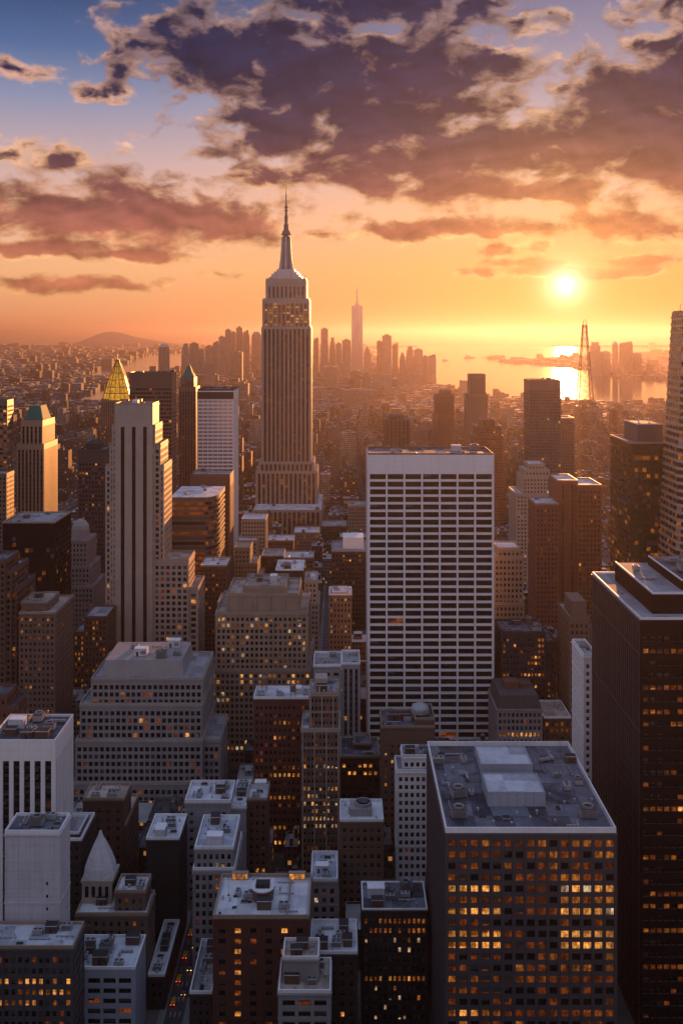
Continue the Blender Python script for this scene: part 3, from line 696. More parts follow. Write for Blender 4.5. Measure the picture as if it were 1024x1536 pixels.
# ------------------------------------------------------------------ nearest blocks
def lit_grid(rng, store, j, i, nx, face):
    if face != 'front': return 1 if rng.random() < 0.06 else 0
    edge = i < 5 or i > 9
    if j in (4, 6, 8, 9): return (3 if rng.random() < .93 else 4) if edge else (1 if rng.random() < .7 else 0)
    if j in (12,) : return (2 if rng.random() < .5 else 1) if i in (0,1,2,3,5,7,8,9) else 1
    if j == 15: return (3 if rng.random() < .4 else 2) if i < 5 else 1
    if j in (0, 1, 3, 5): return 2 if rng.random() < .22 else (1 if rng.random() < .8 else 0)
    return (2 if rng.random() < .18 else 1) if rng.random() < .5 else 0
def plant_a(d, root, base, rng):
    ro = d['roof_obj']; z = d['tiers'][0]['z1'] + .03
    mb = MB()
    for (a, b_, c, e, h) in [(51.0, 71.0, 348.5, 364.0, 4.6), (52.0, 71.5, 374.0, 391.0, 3.4)]:
        mb.box(a, b_, c, e, z, z + h, 0, mt=1)
        for (p_, q_, r_, s_) in [(a,b_,c,c+.35),(a,b_,e-.35,e),(a,a+.35,c+.35,e-.35),(b_-.35,b_,c+.35,e-.35)]: mb.box(p_, q_, r_, s_, z + h, z + h + .35, 2)
        for k in range(6): mb.box(a + 1 + k*(b_-a-2)/6, a + 1.18 + k*(b_-a-2)/6, c - .08, c, z, z + h, 2)
    mb.build('plant_room', ['blue_grey_panel', 'roof_silver', 'galvanised'], ro, base)
    for kind, x, y, rz, s in [('cooling_tower',40,341,0,1.0),('cooling_tower',41.5,356,.2,1.0),('air_handler',37.2,384,0,1.1),('cooling_tower',84,341,-.1,1.05),('air_handler',81.5,362,1.5,1.0),('duct',80,386,.3,1.1),('air_handler',80,372,.2,.8),
                        ('duct',46.5,372,1.57,.9),('vent',60,342,0,1),('vent',64,339,0,1),('vent',67,343,0,1.1),('skylight',56,340,0,1),('pipe_run',44,391,0,1),('pipe_run',59,370,0,1),('air_handler',66,369.6,0,.8),('vent',88,352,0,1),('vent',78,350,0,1),('vent',47,345,0,1),
                        ('pipe_run',86.5,376,1.57,1.2),('vent',38.5,371,0,1),('mast',86,394,0,.7),('duct',39,364,1.57,.8),('pipe_run',38,349,1.57,.9),('skylight',48,340,0,1),('skylight',75,346,1.57,1),('air_handler',46.5,358,1.57,.7),('duct',78,334,0,.7),('vent',51,336,0,1),('vent',57,335,0,1),('vent',72,337,0,.9),('pipe_run',76.5,378,1.57,1),('air_handler',47,385,1.57,.9),('bulkhead',88,385,0,.8),('vent',82,352,0,1),('vent',74,356,0,1),('cooling_tower',86.5,366,1.57,.7),('vent',42,377,0,1.2),('skylight',39,391,0,1),('pipe_run',66,396,0,1)]: gear(ro, base, kind, x, y, z, rz, s)
    rb = MB(); x0, x1 = d['tiers'][0]['x0'] + .8, d['tiers'][0]['x1'] - .8
    for (xx, ya, yb) in [(x0 + .3, 333, 397), (x1 - .3, 333, 397)]:
        rb.bar((xx, ya, z + .9), (xx, yb, z + .9), .05); k = ya
        while k < yb: rb.bar((xx, k, z), (xx, k, z + .9), .04); k += 4
    rb.build('guard_rail', 'galvanised', ro, base)
bld('office_block', 'grey gridded office block with blue rooftop plant room and rows of amber windows in front', [T(668,924,1250,330,400)], 'slate_concrete', style=dict(bw=3.75, fh=3.74, ww=.68, wh=.6, top=1.7, edge=.25, rec=.3, pier=(.75,.28),
    side=dict(bw=2.3, ww=.4, wh=.5, pier=(.6,.35), fh=3.74)), lit=lit_grid, roof='roof_tar', coping='coping_pale', parapet=1.8, bars=1, extra=plant_a, frame='charcoal')
def roof_b(d, root, base, rng):
    t = d['tiers'][0]; z = t['z1']; ro = d['roof_obj']
    mb = MB(); x0 = t['x0'] + 7
    mb.box(x0, t['x1'] - 4, 378, 430, z, z + 7.4, 0, mt=1); mb.build('penthouse', ['black_metal', 'roof_grey'], ro, base)
    mb = MB(); mb.box(x0 + 13, t['x1'] - 5, 384, 426, z + 7.4, z + 11, 0, mt=1); mb.build('penthouse', ['black_metal', 'roof_tar'], ro, base)
    mb = MB()
    for (a, b_, c, e) in [(x0, t['x1']-4, 378, 378.5), (x0, x0+.5, 378.5, 430)]: mb.box(a, b_, c, e, z + 7.4, z + 8.1)
    for (a, b_, c, e) in [(x0+13, t['x1']-5, 384, 384.5), (x0+13, x0+13.5, 384.5, 426)]: mb.box(a, b_, c, e, z + 11, z + 11.5)
    mb.build('coping', 'coping_pale', ro, base)
    gear(ro, base, 'duct', x0 + 6, 400, z + 7.5, 0, 1.0); gear(ro, base, 'air_handler', x0 + 5, 416, z + 7.5, 1.57, 1); gear(ro, base, 'cooling_tower', x0 + 20, 400, z + 11.1, 0, 1.1); gear(ro, base, 'air_handler', x0+20, 415, z+11.1)
    gear(ro, base, 'pipe_run', t['x0'] + 4, 410, z + .1, 1.57, 1.2)
def lit_black(rng, store, j, i, nx, face):
    if face != 'front': return 1 if rng.random() < .03 else (2 if rng.random() < .012 else (0 if rng.random() < .12 else 8))
    k = ('r', j)
    if k not in store: store[k] = j in (1,4,6,7,14,18,22,27) or rng.random() < .08
    return (2 if rng.random() < .5 else (3 if rng.random() < .12 else 1)) if store[k] and (i // 3) % 4 != 3 and rng.random() < .8 else (1 if rng.random() < .1 else 0)
bld('black_tower', 'near black office tower with tiered black penthouse at the right edge', [T(960,1205,930,370,441)], 'black_metal', trim='slate_concrete', style=dict(bw=2.6, fh=4.5, ww=.82, wh=.40, top=5.0, edge=.9, rec=.5, side=dict(bw=2.8, ww=.62, wh=.52, fh=4.1, pier=(.45,.35), top=5.0)), lit=lit_black, roof='roof_grey', coping='coping_pale', parapet=.9, extra=roof_b, frame='charcoal')
bld('flat_block', 'low pale blue block with banded windows and white roof at lower left', [T(102,203,1455,360,379.5), T(178,203,1452,359.2,379,st=0)], 'blue_grey_panel', style=dict(bw=5.6, fh=3.65, ww=.80, wh=.55, top=2.4, edge=1.0, rec=.6, blank='right', bands=()),
    lit=lights(.2,.2,.03,dim=.1), roof='roof_silver', coping='coping_pale', kit=9, bars=2, parapet=1.0)
BUILT[-1]['tiers'].pop(); BOXES.pop()
BUILT[-1]['tiers'][0]['st'].update(kit=9, first=('cooling_tower','air_handler','skylight','bulkhead','duct'))
# church-like block with pyramid spire
def spire(d, root, base, rng):
    cx, cyy = P(148, 396), 399.0; z0 = 44.0
    mb = MB(); mb.box(cx-5.9, cx+5.9, cyy-5.9, cyy+5.9, 36, z0)
    for k in range(4):
        a = -4.6 + k * 2.6
        mb.box(a, a+1.3, cyy-6.1, cyy-5.9, 38.2, 42.4, 1)
        mb.box(cx+5.9, cx+6.1, cyy+a, cyy+a+1.3, 38.2, 42.4, 1)
    for k in range(4): pass
    mb.v = [(x if abs(x - cx) < 8 else x + cx, y, z) for x, y, z in mb.v]
    mb.box(cx-6.3, cx+6.3, cyy-6.3, cyy+6.3, z0, z0 + .8); mb.build('lantern_stage', ['pale_stone', 'glass_dark'], root, base)
    sp = MB(); n = 8; prof = [(6.5, z0+.8), (5.9, z0+4.4), (4.5, z0+8.2), (2.6, z0+12.4), (.9, z0+15.6), (.25, z0+17.6)]
    sp.lathe(cx, cyy, prof, 8, 0, math.pi/8)
    for k in range(8):
        a = 2*math.pi*k/8 + math.pi/8
        for (r0, za), (r1, zb) in zip(prof[:-1], prof[1:]): sp.bar((cx+r0*math.cos(a), cyy+r0*math.sin(a), za), (cx+r1*math.cos(a), cyy+r1*math.sin(a), zb), .16)
    sp.build('spire', 'pale_concrete', root, base)
    fi = MB(); fi.bar((cx,cyy,z0+17.3),(cx,cyy,z0+20), .12, 0, 6); fi.build('finial', 'copper_green', root, base)
bld('spired_building', 'brown building with a pale pyramid spire and terraces below a blank slab', [T(113,221,1374,385,401), T(117,172,1372,392,405,st=0), T(172,218,1340,388,400)], 'brown_stone', style=dict(bw=2.9, fh=3.6, ww=.42, wh=.52), lit=lights(.15,.4,.05),
    roof='roof_pale', coping='coping_tan', extra=spire, own=100, kit=3)
BUILT[-1]['tiers'].pop(1); BOXES.pop(-2)
BUILT[-1]['tiers'][1]['st'].update(kit=5, first=('bulkhead','air_handler','water_tank','pipe_run'))
# blank slab and its podium
bld('blank_slab', 'blank pale concrete slab with few slit windows and dark cluttered roof', [T(7,90,1251,362,375.5)], 'pale_concrete', style=dict(bw=5, fh=4.6, ww=.14, wh=.28, top=16, edge=2, rec=.5, skip=lambda i, n, f: (i != 2 if f == 'front' else i != 1)),
    lit=lights(0,0,0), roof='roof_tar', coping='coping_pale', kit=8, parapet=1.2)
BUILT[-1]['tiers'][0]['st'].update(kit=9, first=('cooling_tower','air_handler','air_handler','duct','pipe_run'))
bld('podium_block', 'low dark block with three rows of glowing amber windows under the slab', [T(-60,110,1424,345,359.6)], 'slate_concrete', style=dict(bw=2.35, fh=3.7, ww=.6, wh=.55, top=2.2, pier=(.3,.2,3)),
    lit=lambda rng, st, j, i, nx, f: (3 if rng.random() < .55 else 2) if j in (2,3,4) and rng.random() < .75 else (1 if rng.random() < .1 else (5 if rng.random() < .25 else 0)), roof='roof_silver', coping='coping_tan', kit=8)
bld('low_terrace', 'low dark terrace with long pale roof along the narrow avenue', [T(221.5,247,1466,384,420)], 'dark_brick', style=dict(bw=2.6, fh=3.5), roof='roof_pale', coping='coping_pale', kit=7)
bld('low_terrace', 'low grey roofed annex between the narrow avenue and the red terrace block', [T(284,318,1492,364,396)], 'dark_brick', style=dict(bw=2.6, fh=3.5), roof='roof_grey', coping='coping_pale', kit=7)
# white tower with tall dark strips
def lit_strip(rng, st, j, i, nx, f): return 1 if rng.random() < .03 else (7 if rng.random() < .05 else 0)
bld('striped_tower', 'white tower with tall vertical dark strips and sunlit ribbed side wall', [T(-18,83,1113.5,400,427)], 'white_concrete', span='charcoal', style=dict(bw=4.5, fh=3.3, ww=.60, wh=.72, sp=1, top=7.6, edge=.8, rec=.8, side=dict(bw=2.5, ww=.42, sp=1, fh=3.3)),
    lit=lit_strip, roof='roof_tar', coping='coping_pale', kit=9, parapet=1.0)
BUILT[-1]['tiers'][0]['st'].update(first=('cooling_tower','cooling_tower','pale_bulkhead','duct','air_handler','air_handler'))
bld('brick_block', 'dark brown brick block with arched top windows and orange lit flat roof', [T(124,186,1201,440,455), T(110,188,1240,441,470)], 'brown_brick', style=dict(bw=3.9, fh=4.1, ww=.34, wh=.46, top=2.6, rec=.5, bands=((50,.5,.3),(41,.4,.25))), lit=lights(.1,.4,.05,dim=.05), roof='roof_tan', coping='coping_tan', parapet=1.2, kit=2)
BUILT[-1]['tiers'][1]['st'].update(kit=3, first=('water_tank',))
bld('brick_block', 'low dark terraced block tucked beside the blank slab', [T(88,122,1262,402,424), T(90,118,1252,405,420,0)], 'dark_brick', style=dict(bw=2.7, fh=3.6, ww=.5, wh=.45, bands=((58,.4,.3),(54,.4,.3))), lit=lights(.08,.4,.03), roof='roof_grey', coping='coping_pale', kit=5)
bld('dark_slab', 'narrow black slab with snowy pale roof beside the avenue', [T(219,269,1260.5,420,441)], 'charcoal', style=dict(bw=3.3, fh=3.7, ww=.4, wh=.42, top=3, skip=lambda i, n, f: f == 'front'), lit=lights(.2,.5,.12), roof='roof_pale', coping='coping_pale', kit=6)
BUILT[-1]['tiers'][0]['st'].update(first=('pale_bulkhead','air_handler','pipe_run'))
bld('corner_building', 'slim stone corner building with glazed upper stage and pale roof along the avenue', [T(289,352,1306,399,428), T(291.6,350,1274,400.5,427)], 'grey_stone', style=dict(bw=2.55, fh=3.55, ww=.56, wh=.6, top=1.4, pier=(.5,.18,2), bands=((44.2,.6,.5),)), lit=lights(.4,.4,.06,mix=(.4,.3,.3),pale=.25), roof='roof_silver', coping='coping_pale', kit=0, bars=0)
BUILT[-1]['tiers'][1]['st'].update(kit=7, first=('bulkhead','pale_bulkhead','air_handler','pipe_run','vent'))
bld('stone_block', 'pale grey blank fronted block with small windows and twin level snowy roof', [T(277,346,1204.6,450,470), T(346.5,369,1213,452,478)], 'grey_concrete', style=dict(bw=4.6, fh=3.8, ww=.32, wh=.4, top=3.2, skip=lambda i, n, f: f == 'front' and i % 3 == 1), lit=lights(.1,.5,.04), roof='roof_pale', coping='coping_pale', kit=7, parapet=1.4)
BUILT[-1]['tiers'][1]['st'].update(kit=3)
bld('brown_block', 'slim brown brick block with small penthouse and two lit floors', [T(370.5,401,1201,455,472)], 'brown_brick', style=dict(bw=2.45, fh=3.6, ww=.5, wh=.52), lit=lambda rng, st, j, i, nx, f: 3 if j in (8,9) and rng.random() < .8 else (1 if rng.random() < .08 else 0), roof='roof_pale', coping='coping_tan', kit=4)
BUILT[-1]['tiers'][0]['st'].update(first=('pale_bulkhead','air_handler'))
def terrace(d, root, base, rng):
    t = d['tiers'][0]; z = t['z1'] + .03; ro = d['roof_obj']
    cx, cyy = P(394, 372), 373.0
    mb = MB(); mb.lathe(cx, cyy, [(3.9, z), (3.9, z+4.2)], 20, 0); mb.lathe(cx, cyy, [(4.2, z+4.2), (4.2, z+4.7)], 20, 1); mb.box(cx-2.6, cx+2.6, cyy-1.8, cyy+1.8, z+4.7, z+6.2, 2); mb.build('drum_house', ['rust_brick', 'coping_pale', 'charcoal'], ro, base)
    mb = MB(); mb.box(P(432,372), P(432,372)+.5, t['y0']+.5, t['y1']-.5, z, z+1.5); mb.build('dividing_wall', 'coping_tan', ro, base)
    for k in range(2):
        mb = MB(); a = t['x0'] + 4 + k * 22; mb.box(a, a+6.4, t['y1']-2.4, t['y1']-.5, z, z+2.6, 0); mb.box(a+.3, a+6.1, t['y1']-2.46, t['y1']-2.4, z+.3, z+2.3, 1); mb.build('lit_pavilion', ['coping_tan', 'glass_bright'], ro, base)
    mb = MB()
    for k in range(9): mb.lathe(t['x0'] + 2.2 + (k*5.3) % 11, t['y0'] + 3 + (k*3.7) % 15, [(.35, z), (.42, z+.7)], 8)
    mb.build('planter', 'charcoal', ro, base)
bld('terrace_block', 'dark red brick block with amber lit roof terrace and round rooftop drum', [T(319,464,1379,360,388)], 'red_brick', style=dict(bw=5.2, fh=3.75, ww=.42, wh=.52, top=2.6, skip=None), lit=lambda rng, st, j, i, nx, f: (3 if rng.random() < .5 else 2) if (i % 3 == 1 and rng.random() < .75) else (5 if rng.random() < .1 else (1 if rng.random() < .12 else 0)),
    roof='roof_pale', coping='coping_tan', parapet=1.4, bars=1, extra=terrace, kit=8)
BUILT[-1]['tiers'][0]['st'].update(first=('air_handler','air_handler','pipe_run','skylight'))
bld('pale_block', 'small grey block with a white roof between the terrace and brown tower', [T(466,506,1322,410,432)], 'grey_stone', style=dict(bw=3.4, fh=3.8, ww=.5, wh=.55, top=2.4), lit=lights(.1,.4,.05,pale=.5), roof='roof_silver', coping='coping_pale', kit=6)
BUILT[-1]['tiers'][0]['st'].update(first=('pale_bulkhead','air_handler','skylight'))
bld('stepped_block', 'cream roofed stepped block with banded windows at the bottom edge', [T(417,496,1490.5,340,358), T(424,478,1440,346,357,zb=0)], 'grey_stone', style=dict(bw=6.2, fh=3.7, ww=.78, wh=.5, top=1.6, edge=.9), lit=lights(.4,.35,.05), roof='roof_tan', coping='coping_pale', kit=6, bars=2)
BUILT[-1]['tiers'][0]['st'].update(first=('air_handler','vent','vent'), ); BUILT[-1]['tiers'][1]['st'].update(kit=4, first=('bulkhead',), top=20)
bld('rear_wing', 'pale roofed dark block behind the stepped block with a bulkhead', [T(464,536,1432,360,380)], 'dark_brick', style=dict(bw=3.4, fh=3.7, ww=.45, wh=.5), lit=lights(.1,.3,.03), roof='roof_pale', coping='coping_pale', kit=6)
BUILT[-1]['tiers'][0]['st'].update(first=('bulkhead','bulkhead','duct'))
def drum(d, root, base, rng):
    t = d['tiers'][0]; z = t['z1'] + .03; ro = d['roof_obj']; cx, cyy = (t['x0']+t['x1'])/2 + .6, 439
    mb = MB(); mb.box(cx-5.5, cx+4, cyy-4.5, cyy+5, z, z+3.2, 0); mb.lathe(cx+.2, cyy, [(3.8, z+3.2), (3.8, z+4.6), (3.2, z+4.6), (3.2, z+4.0)], 20, 0, cap=False); mb.lathe(cx+.2, cyy, [(2.2, z+3.3),(2.2, z+4.9)], 16, 1); mb.build('drum_house', ['grey_stone', 'roof_tar'], ro, base)
bld('brown_tower', 'brown stone tower with pale rooftop and round drum penthouse', [T(509.6,575,1233,430,449)], 'brown_stone', style=dict(bw=3.1, fh=3.75, ww=.5, wh=.5, top=2.0, pier=(.5,.2,1), bands=((44.5,.6,.4),(38,.5,.3))), lit=lights(.12,.5,.03), roof='roof_pale', coping='coping_pale', extra=drum, kit=2)
BUILT[-1]['tiers'][0]['st'].update(first=('vent','vent'))
bld('dark_block', 'dark flat roofed block with orange lit window rows near bottom centre', [T(543,641,1366,375,394)], 'charcoal', style=dict(bw=1.75, fh=3.6, ww=.55, wh=.52, top=2.4, rec=.25, pier=(.3,.2,3)), lit=lambda rng, st, j, i, nx, f: (3 if rng.random() < .3 else 2) if (j in (0,1,6) and rng.random() < .8) else ((2 if rng.random() < .3 else 4) if rng.random() < .13 else (5 if rng.random() < .2 else 0)), roof='roof_tar', coping='coping_pale', parapet=.6, kit=7)
BUILT[-1]['tiers'][0]['st'].update(first=('pale_bulkhead','air_handler','cooling_tower'))
bld('white_block', 'white stepped block with square dark windows left of the gridded office block', [T(594.5,650,1158,470,486), T(603,650,1136,474,486)], 'white_paint', style=dict(bw=2.9, fh=3.72, ww=.58, wh=.56, top=1.8, pier=(.5,.12,2)), lit=lights(.02,.3,.01), roof='roof_grey', coping='coping_pale', kit=0, bars=1)
BUILT[-1]['tiers'][1]['st'].update(kit=5, first=('bulkhead',))
def dome_tank(d, root, base, rng):
    t = d['tiers'][1]; z = t['z1'] + 1; ro = d['roof_obj']; cx = P(630, 508); r = 4.6
    mb = MB(); mb.lathe(cx, 509, [(r, z), (r, z+1.6)] + [(r*math.cos(a*math.pi/16), z+1.6+r*.7*math.sin(a*math.pi/16)) for a in range(1, 8)], 20, 0); mb.build('dome', 'galvanised', ro, base)
bld('domed_building', 'tan brick building with metal dome and dark plant on its roof', [T(572,652,1092,500,522), T(622,652,1080,501.5,521)], 'brown_stone', style=dict(bw=3.3, fh=3.85, ww=.36, wh=.42, top=7.5), lit=lambda rng, st, j, i, nx, f: (3 if rng.random() < .4 else 4) if j in (1,2,4,5) and rng.random() < .5 else (1 if rng.random() < .1 else 0), roof='roof_tar', coping='coping_tan', kit=5, extra=dome_tank)
BUILT[-1]['tiers'][0]['st'].update(first=('cooling_tower','cooling_tower','air_handler'))
bld('red_block', 'dark red brick block with many amber windows and long pale roof', [T(380,466,1049,500,516)], 'red_brick', style=dict(bw=2.25, fh=3.75, ww=.55, wh=.5, top=2.6), lit=lambda rng, st, j, i, nx, f: (2 if rng.random() < .6 else 3) if (j in (2,4,8,9,12,13,16,18) and i > (3 if j % 3 else 0) and rng.random() < .72) else (1 if rng.random() < .18 else 0), roof='roof_pale', coping='coping_pale', kit=7, bars=0)
BUILT[-1]['tiers'][0]['st'].update(first=('pale_bulkhead','air_handler','duct','water_tank','water_tank'))
def crown_t(d, root, base, rng):
    t = d['tiers'][1]; z = t['z1']; cx = (t['x0']+t['x1'])/2
    mb = MB()
    for k in range(7): a = t['x0'] + (t['x1']-t['x0']-1)*k/6; mb.box(a, a+1, t['y0']-.3, t['y0']+.5, z, z+2.2 if k % 2 else z+3.4)
    mb.box(cx-4.5, cx+1.5, 486, 494, z, z+5.5); mb.build('crown', 'pale_stone', root, base)
bld('ornate_tower', 'ornate pale crowned tower with dotted pale and amber windows above the street', [T(452,509,1096,477,500), T(464,507,1042,480,498)], 'brown_stone', trim='pale_stone', style=dict(bw=1.9, fh=3.55, ww=.52, wh=.52, top=1.4, pier=(.55,.25,3)), lit=lambda rng, st, j, i, nx, f: (4 if rng.random() < .6 else 3) if (j in (4,7,8,9,10,11,12) and rng.random() < .62) else (1 if rng.random() < .12 else (5 if rng.random() < .2 else 0)), roof='roof_silver', coping='pale_stone', kit=2, extra=crown_t)
BUILT[-1]['tiers'][1]['st'].update(kit=4, first=('cooling_tower','bulkhead'))
bld('grey_building', 'grey white block with dark window strips behind the ornate tower', [T(470,512,1000,560,584), T(512.5,540,997,561,584)], 'grey_concrete', style=dict(bw=3.4, fh=3.8, ww=.55, wh=.5, top=2.6), lit=lights(.06,.3,.02), roof='roof_grey', coping='coping_pale', kit=5)
BUILT[-1]['tiers'][0]['st'].update(bw=5.4, ww=.6, skip=lambda i, n, f: False); BUILT[-1]['tiers'][1]['st'].update(sp=1, bw=3.4, wh=.6, kit=3)
bld('brick_block', 'low brick block with a bright orange window row below the white grid tower', [T(510,569,1137,520,545), T(531,556,1118,530,544)], 'dark_brick', style=dict(bw=2.6, fh=3.9, ww=.62, wh=.5, top=2.4), lit=lambda rng, st, j, i, nx, f: 3 if j in (0,1) and rng.random() < .8 else (5 if rng.random() < .3 else 0), roof='roof_tar', coping='coping_tan', kit=4)

# ------------------------------------------------------------------ second row
bld('ziggurat_building', 'tan stone setback building with rows of small lit windows at centre', [T(315,466,1006,598,656), T(323,461,921,602,652), T(340,448,893,607,646), T(365,429,882,611,642)], 'limestone', style=dict(bw=2.8, fh=3.6, ww=.58, wh=.58, top=1.6, pier=(.9,.5,4)),
    lit=lights(.55,.55,.12,mix=(.35,.35,.3),pale=.3), roof='roof_tan', coping='coping_tan', kit=0, parapet=1.4)
BUILT[-1]['tiers'][2]['st'].update(top=30, pier=(1.2,.7,2), bw=4.2); BUILT[-1]['tiers'][3]['st'].update(top=30, pier=(1.2,.7,2), bw=4.2, kit=6, first=('pale_bulkhead','cooling_tower'))
def mansard(d, root, base, rng):
    t = d['tiers'][0]; z = t['z1']; mb = MB(); cx, cyy, a, b_, _ = mid(t)
    frustum(mb, cx - 3, cyy, 22.2, b_ - 4.5, z, 21.2, b_ - 6.5, z + 8.4); mb.build('attic', 'grey_stone', root, base)
    ro = d['roof_obj']
    for k, (x, y, kd) in enumerate([(-112,560,'pale_bulkhead'),(-100,556,'cooling_tower'),(-104,572,'duct'),(-92,560,'air_handler'),(-118,572,'air_handler'),(-96,575,'pale_bulkhead')]): gear(ro, base, kd, x, y, z + 8.5, 0, 1.1)
bld('stone_ziggurat', 'large pale grey stone setback block with sunlit right edge and cornice bands', [T(137,304,1019,545,590), T(119.5,303.5,1058,541.5,593), T(113,303,1112,538,596), T(304,330,1112,543,580), T(108,303.5,1176,534.5,597)], 'grey_stone', style=dict(bw=3.05, fh=3.95, ww=.68, wh=.62, top=2.6, rec=.5, pier=(.7,.3,7)),
    lit=lights(.35,.3,.03,mix=(.75,.2,.05)), roof='roof_grey', coping='pale_stone', kit=0, parapet=1.0, extra=mansard)
bld('stripe_skyscraper', 'tall pale stone skyscraper with three black vertical stripes and sunlit stepped side', [T(172,229,608,700,724), T(168,233,640,701.5,729), T(164,241,668,703,733), T(158,246,700,704.5,737), T(229.5,283,842,702,731), T(283.2,297,884,704,738)], 'pale_stone', trim='pale_stone', style=dict(bw=3.7, fh=4.2, ww=.64, wh=.62, top=2.4, rec=.5),
    lit=lights(.2,.35,.08,mix=(.6,.3,.1),blind=.3), roof='roof_tan', coping='coping_tan', kit=0, parapet=1.6, own=60, frame='charcoal')
BUILT[-1]['tiers'][0]['st'].update(bw=6.7, edge=1.6, ww=.34, sp=1, top=15, rec=.9, fh=3.75, wh=1.0, kit=6, first=('pale_bulkhead','mast','mast','bulkhead'), side=dict(bw=3.4, ww=.4, sp=None, wh=.5), lit=lambda *a: 8)
bld('grid_tower', 'broad white office tower with a grid of wide dark window bands', [T(552,740,682,600,635)], 'white_concrete', trim='white_paint', style=dict(bw=10.7, fh=4.56, ww=.91, wh=.69, top=11.0, edge=.5, rec=.8, pier=(1.1,.35,1), side=dict(bw=5, ww=.85)),
    lit=lambda rng, st, j, i, nx, f: 1 if j > 4 and rng.random() < .012 else (8 if rng.random() < .7 else 0), roof='roof_tar', coping='dark_steel', kit=10, parapet=.9, own=100, bars=5)
BUILT[-1]['tiers'][0]['st'].update(first=('cooling_tower','duct','duct','pale_bulkhead','air_handler','pipe_run'))
# left band
bld('glass_box', 'dark flat topped glass box with sunlit right wall left of striped skyscraper', [T(4,83,785,700,741)], 'black_metal', style=dict(bw=3.0, fh=4.0, ww=.86, wh=.7, top=9, rec=.15), lit=lights(.25,.3,.04), roof='roof_grey', coping='coping_tan', kit=6, own=0)
def teal_roof(d, root, base, rng):
    t = d['tiers'][0]; cx, cyy, a, b_, z = mid(t); mb = MB(); frustum(mb, cx, cyy, a-1.2, b_-6, z, a*.5, b_*.45, z+14); mb.build('pyramid_roof', 'copper_green', root, base)
    mb = MB(); mb.bar((cx,cyy,z+13.8),(cx,cyy,z+19),.3); mb.build('finial', 'copper_green', root, base)
bld('copper_roof_tower', 'tan stone tower with green copper hipped roof and glowing right side', [T(31,64,633,900,938), T(25,66,668,898,941)], 'limestone', style=dict(bw=3.4, fh=3.8, ww=.5, wh=.6, sp=1, top=4, rec=.6), lit=lights(.05,.3,.02), roof='roof_tan', extra=teal_roof, parapet=1.5)
bld('edge_tower', 'slim tower at left edge with pale lit upper half and black base', [T(-40,11,602,850,866)], 'brown_stone', style=dict(bw=3.2, fh=3.6, ww=.8, wh=.5, top=3), lit=lights(.7,.7,.3,mix=(.5,.4,.1)), roof='roof_grey', parapet=1.2)
bld('orange_block', 'narrow block beside slim edge tower catching orange light on its flank', [T(-20,10,712,800,818)], 'brown_stone', style=dict(bw=3.2, fh=3.6), lit=lights(.1,.4,.03), roof='roof_grey')
def dark_cap(d, root, base, rng):
    t = d['tiers'][0]; cx, cyy, a, b_, z = mid(t); mb = MB(); mb.box(cx-a*.6, cx+a*.4, cyy-b_*.5, cyy+b_*.5, z, z+5); frustum(mb, cx-a*.1, cyy, a*.5, b_*.5, z+5, a*.15, b_*.15, z+8); mb.build('penthouse', 'charcoal', root, base)
bld('dark_tower', 'narrow near black tower with scattered orange windows left of the striped skyscraper', [T(117,157,676,850,880)], 'dark_panel', style=dict(bw=2.8, fh=3.8, ww=.6, wh=.5, top=10), lit=lights(.35,.45,.05), roof='roof_tar', extra=dark_cap, kit=0)
def gold(d, root, base, rng):
    t = d['tiers'][0]; cx, cyy, a, b_, z = mid(t); Y = t['y0']
    H = Zp(538, 1925) - z
    shp = [(1.06, 0.0), (.80, .31), (.55, .58), (.25, .82), (.06, .98)]
    mb = MB(); mb.lathe(cx, cyy, [(a*r, z+H*t) for r, t in shp], 8, 0, math.pi/8); mb.build('pyramid_roof', 'gold_floodlit', root, base)
    mb = MB(); pr = [(a*(r + .025), z+H*t) for r, t in shp]
    for k in range(16):
        q = 2*math.pi*k/16 + math.pi/8
        for (r0, za), (r1, zb) in zip(pr[:-1], pr[1:]):
            f = 1.0 if k % 2 == 0 else .935
            mb.bar((cx+r0*f*math.cos(q), cyy+r0*f*math.sin(q), za), (cx+r1*f*math.cos(q), cyy+r1*f*math.sin(q), zb), .75 if k % 2 == 0 else .5)
    for f in (.16, .32, .5, .68, .84):
        r = a*float(np.interp(f*.95, [q_[1] for q_ in shp], [q_[0] for q_ in shp])); mb.lathe(cx, cyy, [(r*1.02, z+H*f*.95), (r*1.02, z+H*f*.95+1.3)], 8, 0, math.pi/8, cap=False)
    mb.bar((cx,cyy,z+H*.9),(cx,cyy,z+H*1.12),.6); mb.build('ridge', 'bronze_panel', root, base)
bld('gold_pyramid_tower', 'tower with a glowing golden pyramid roof far left', [T(151,193,600,1900,1950)], 'brown_stone', style=dict(bw=4, fh=4, ww=.5, wh=.6, sp=1, top=4), lit=lights(.5,.5,.2,mix=(.3,.5,.2)), extra=gold, roof='roof_grey', parapet=2)
bld('brown_slab', 'tall flat topped dark brown slab between the gold pyramid and peaked tower', [T(194,258,560,1000,1030)], 'bronze_panel', style=dict(bw=2.8, fh=4.0, ww=.85, wh=.5, top=14, rec=.12), lit=lights(.05,.3,.02), roof='roof_tar', kit=6, own=0)
def peak(d, root, base, rng):
    t = d['tiers'][0]; cx, cyy, a, b_, z = mid(t); h = Zp(545, 1115) - z; mb = MB()
    frustum(mb, cx, cyy, a, b_*.75, z, a*.72, b_*.5, z+h*.35); frustum(mb, cx, cyy, a*.62, b_*.45, z+h*.35, a*.2, b_*.15, z+h*.86); frustum(mb, cx, cyy, a*.1, b_*.08, z+h*.86, a*.02, b_*.02, z+h*1.08); mb.build('peaked_roof', 'copper_green', root, base)
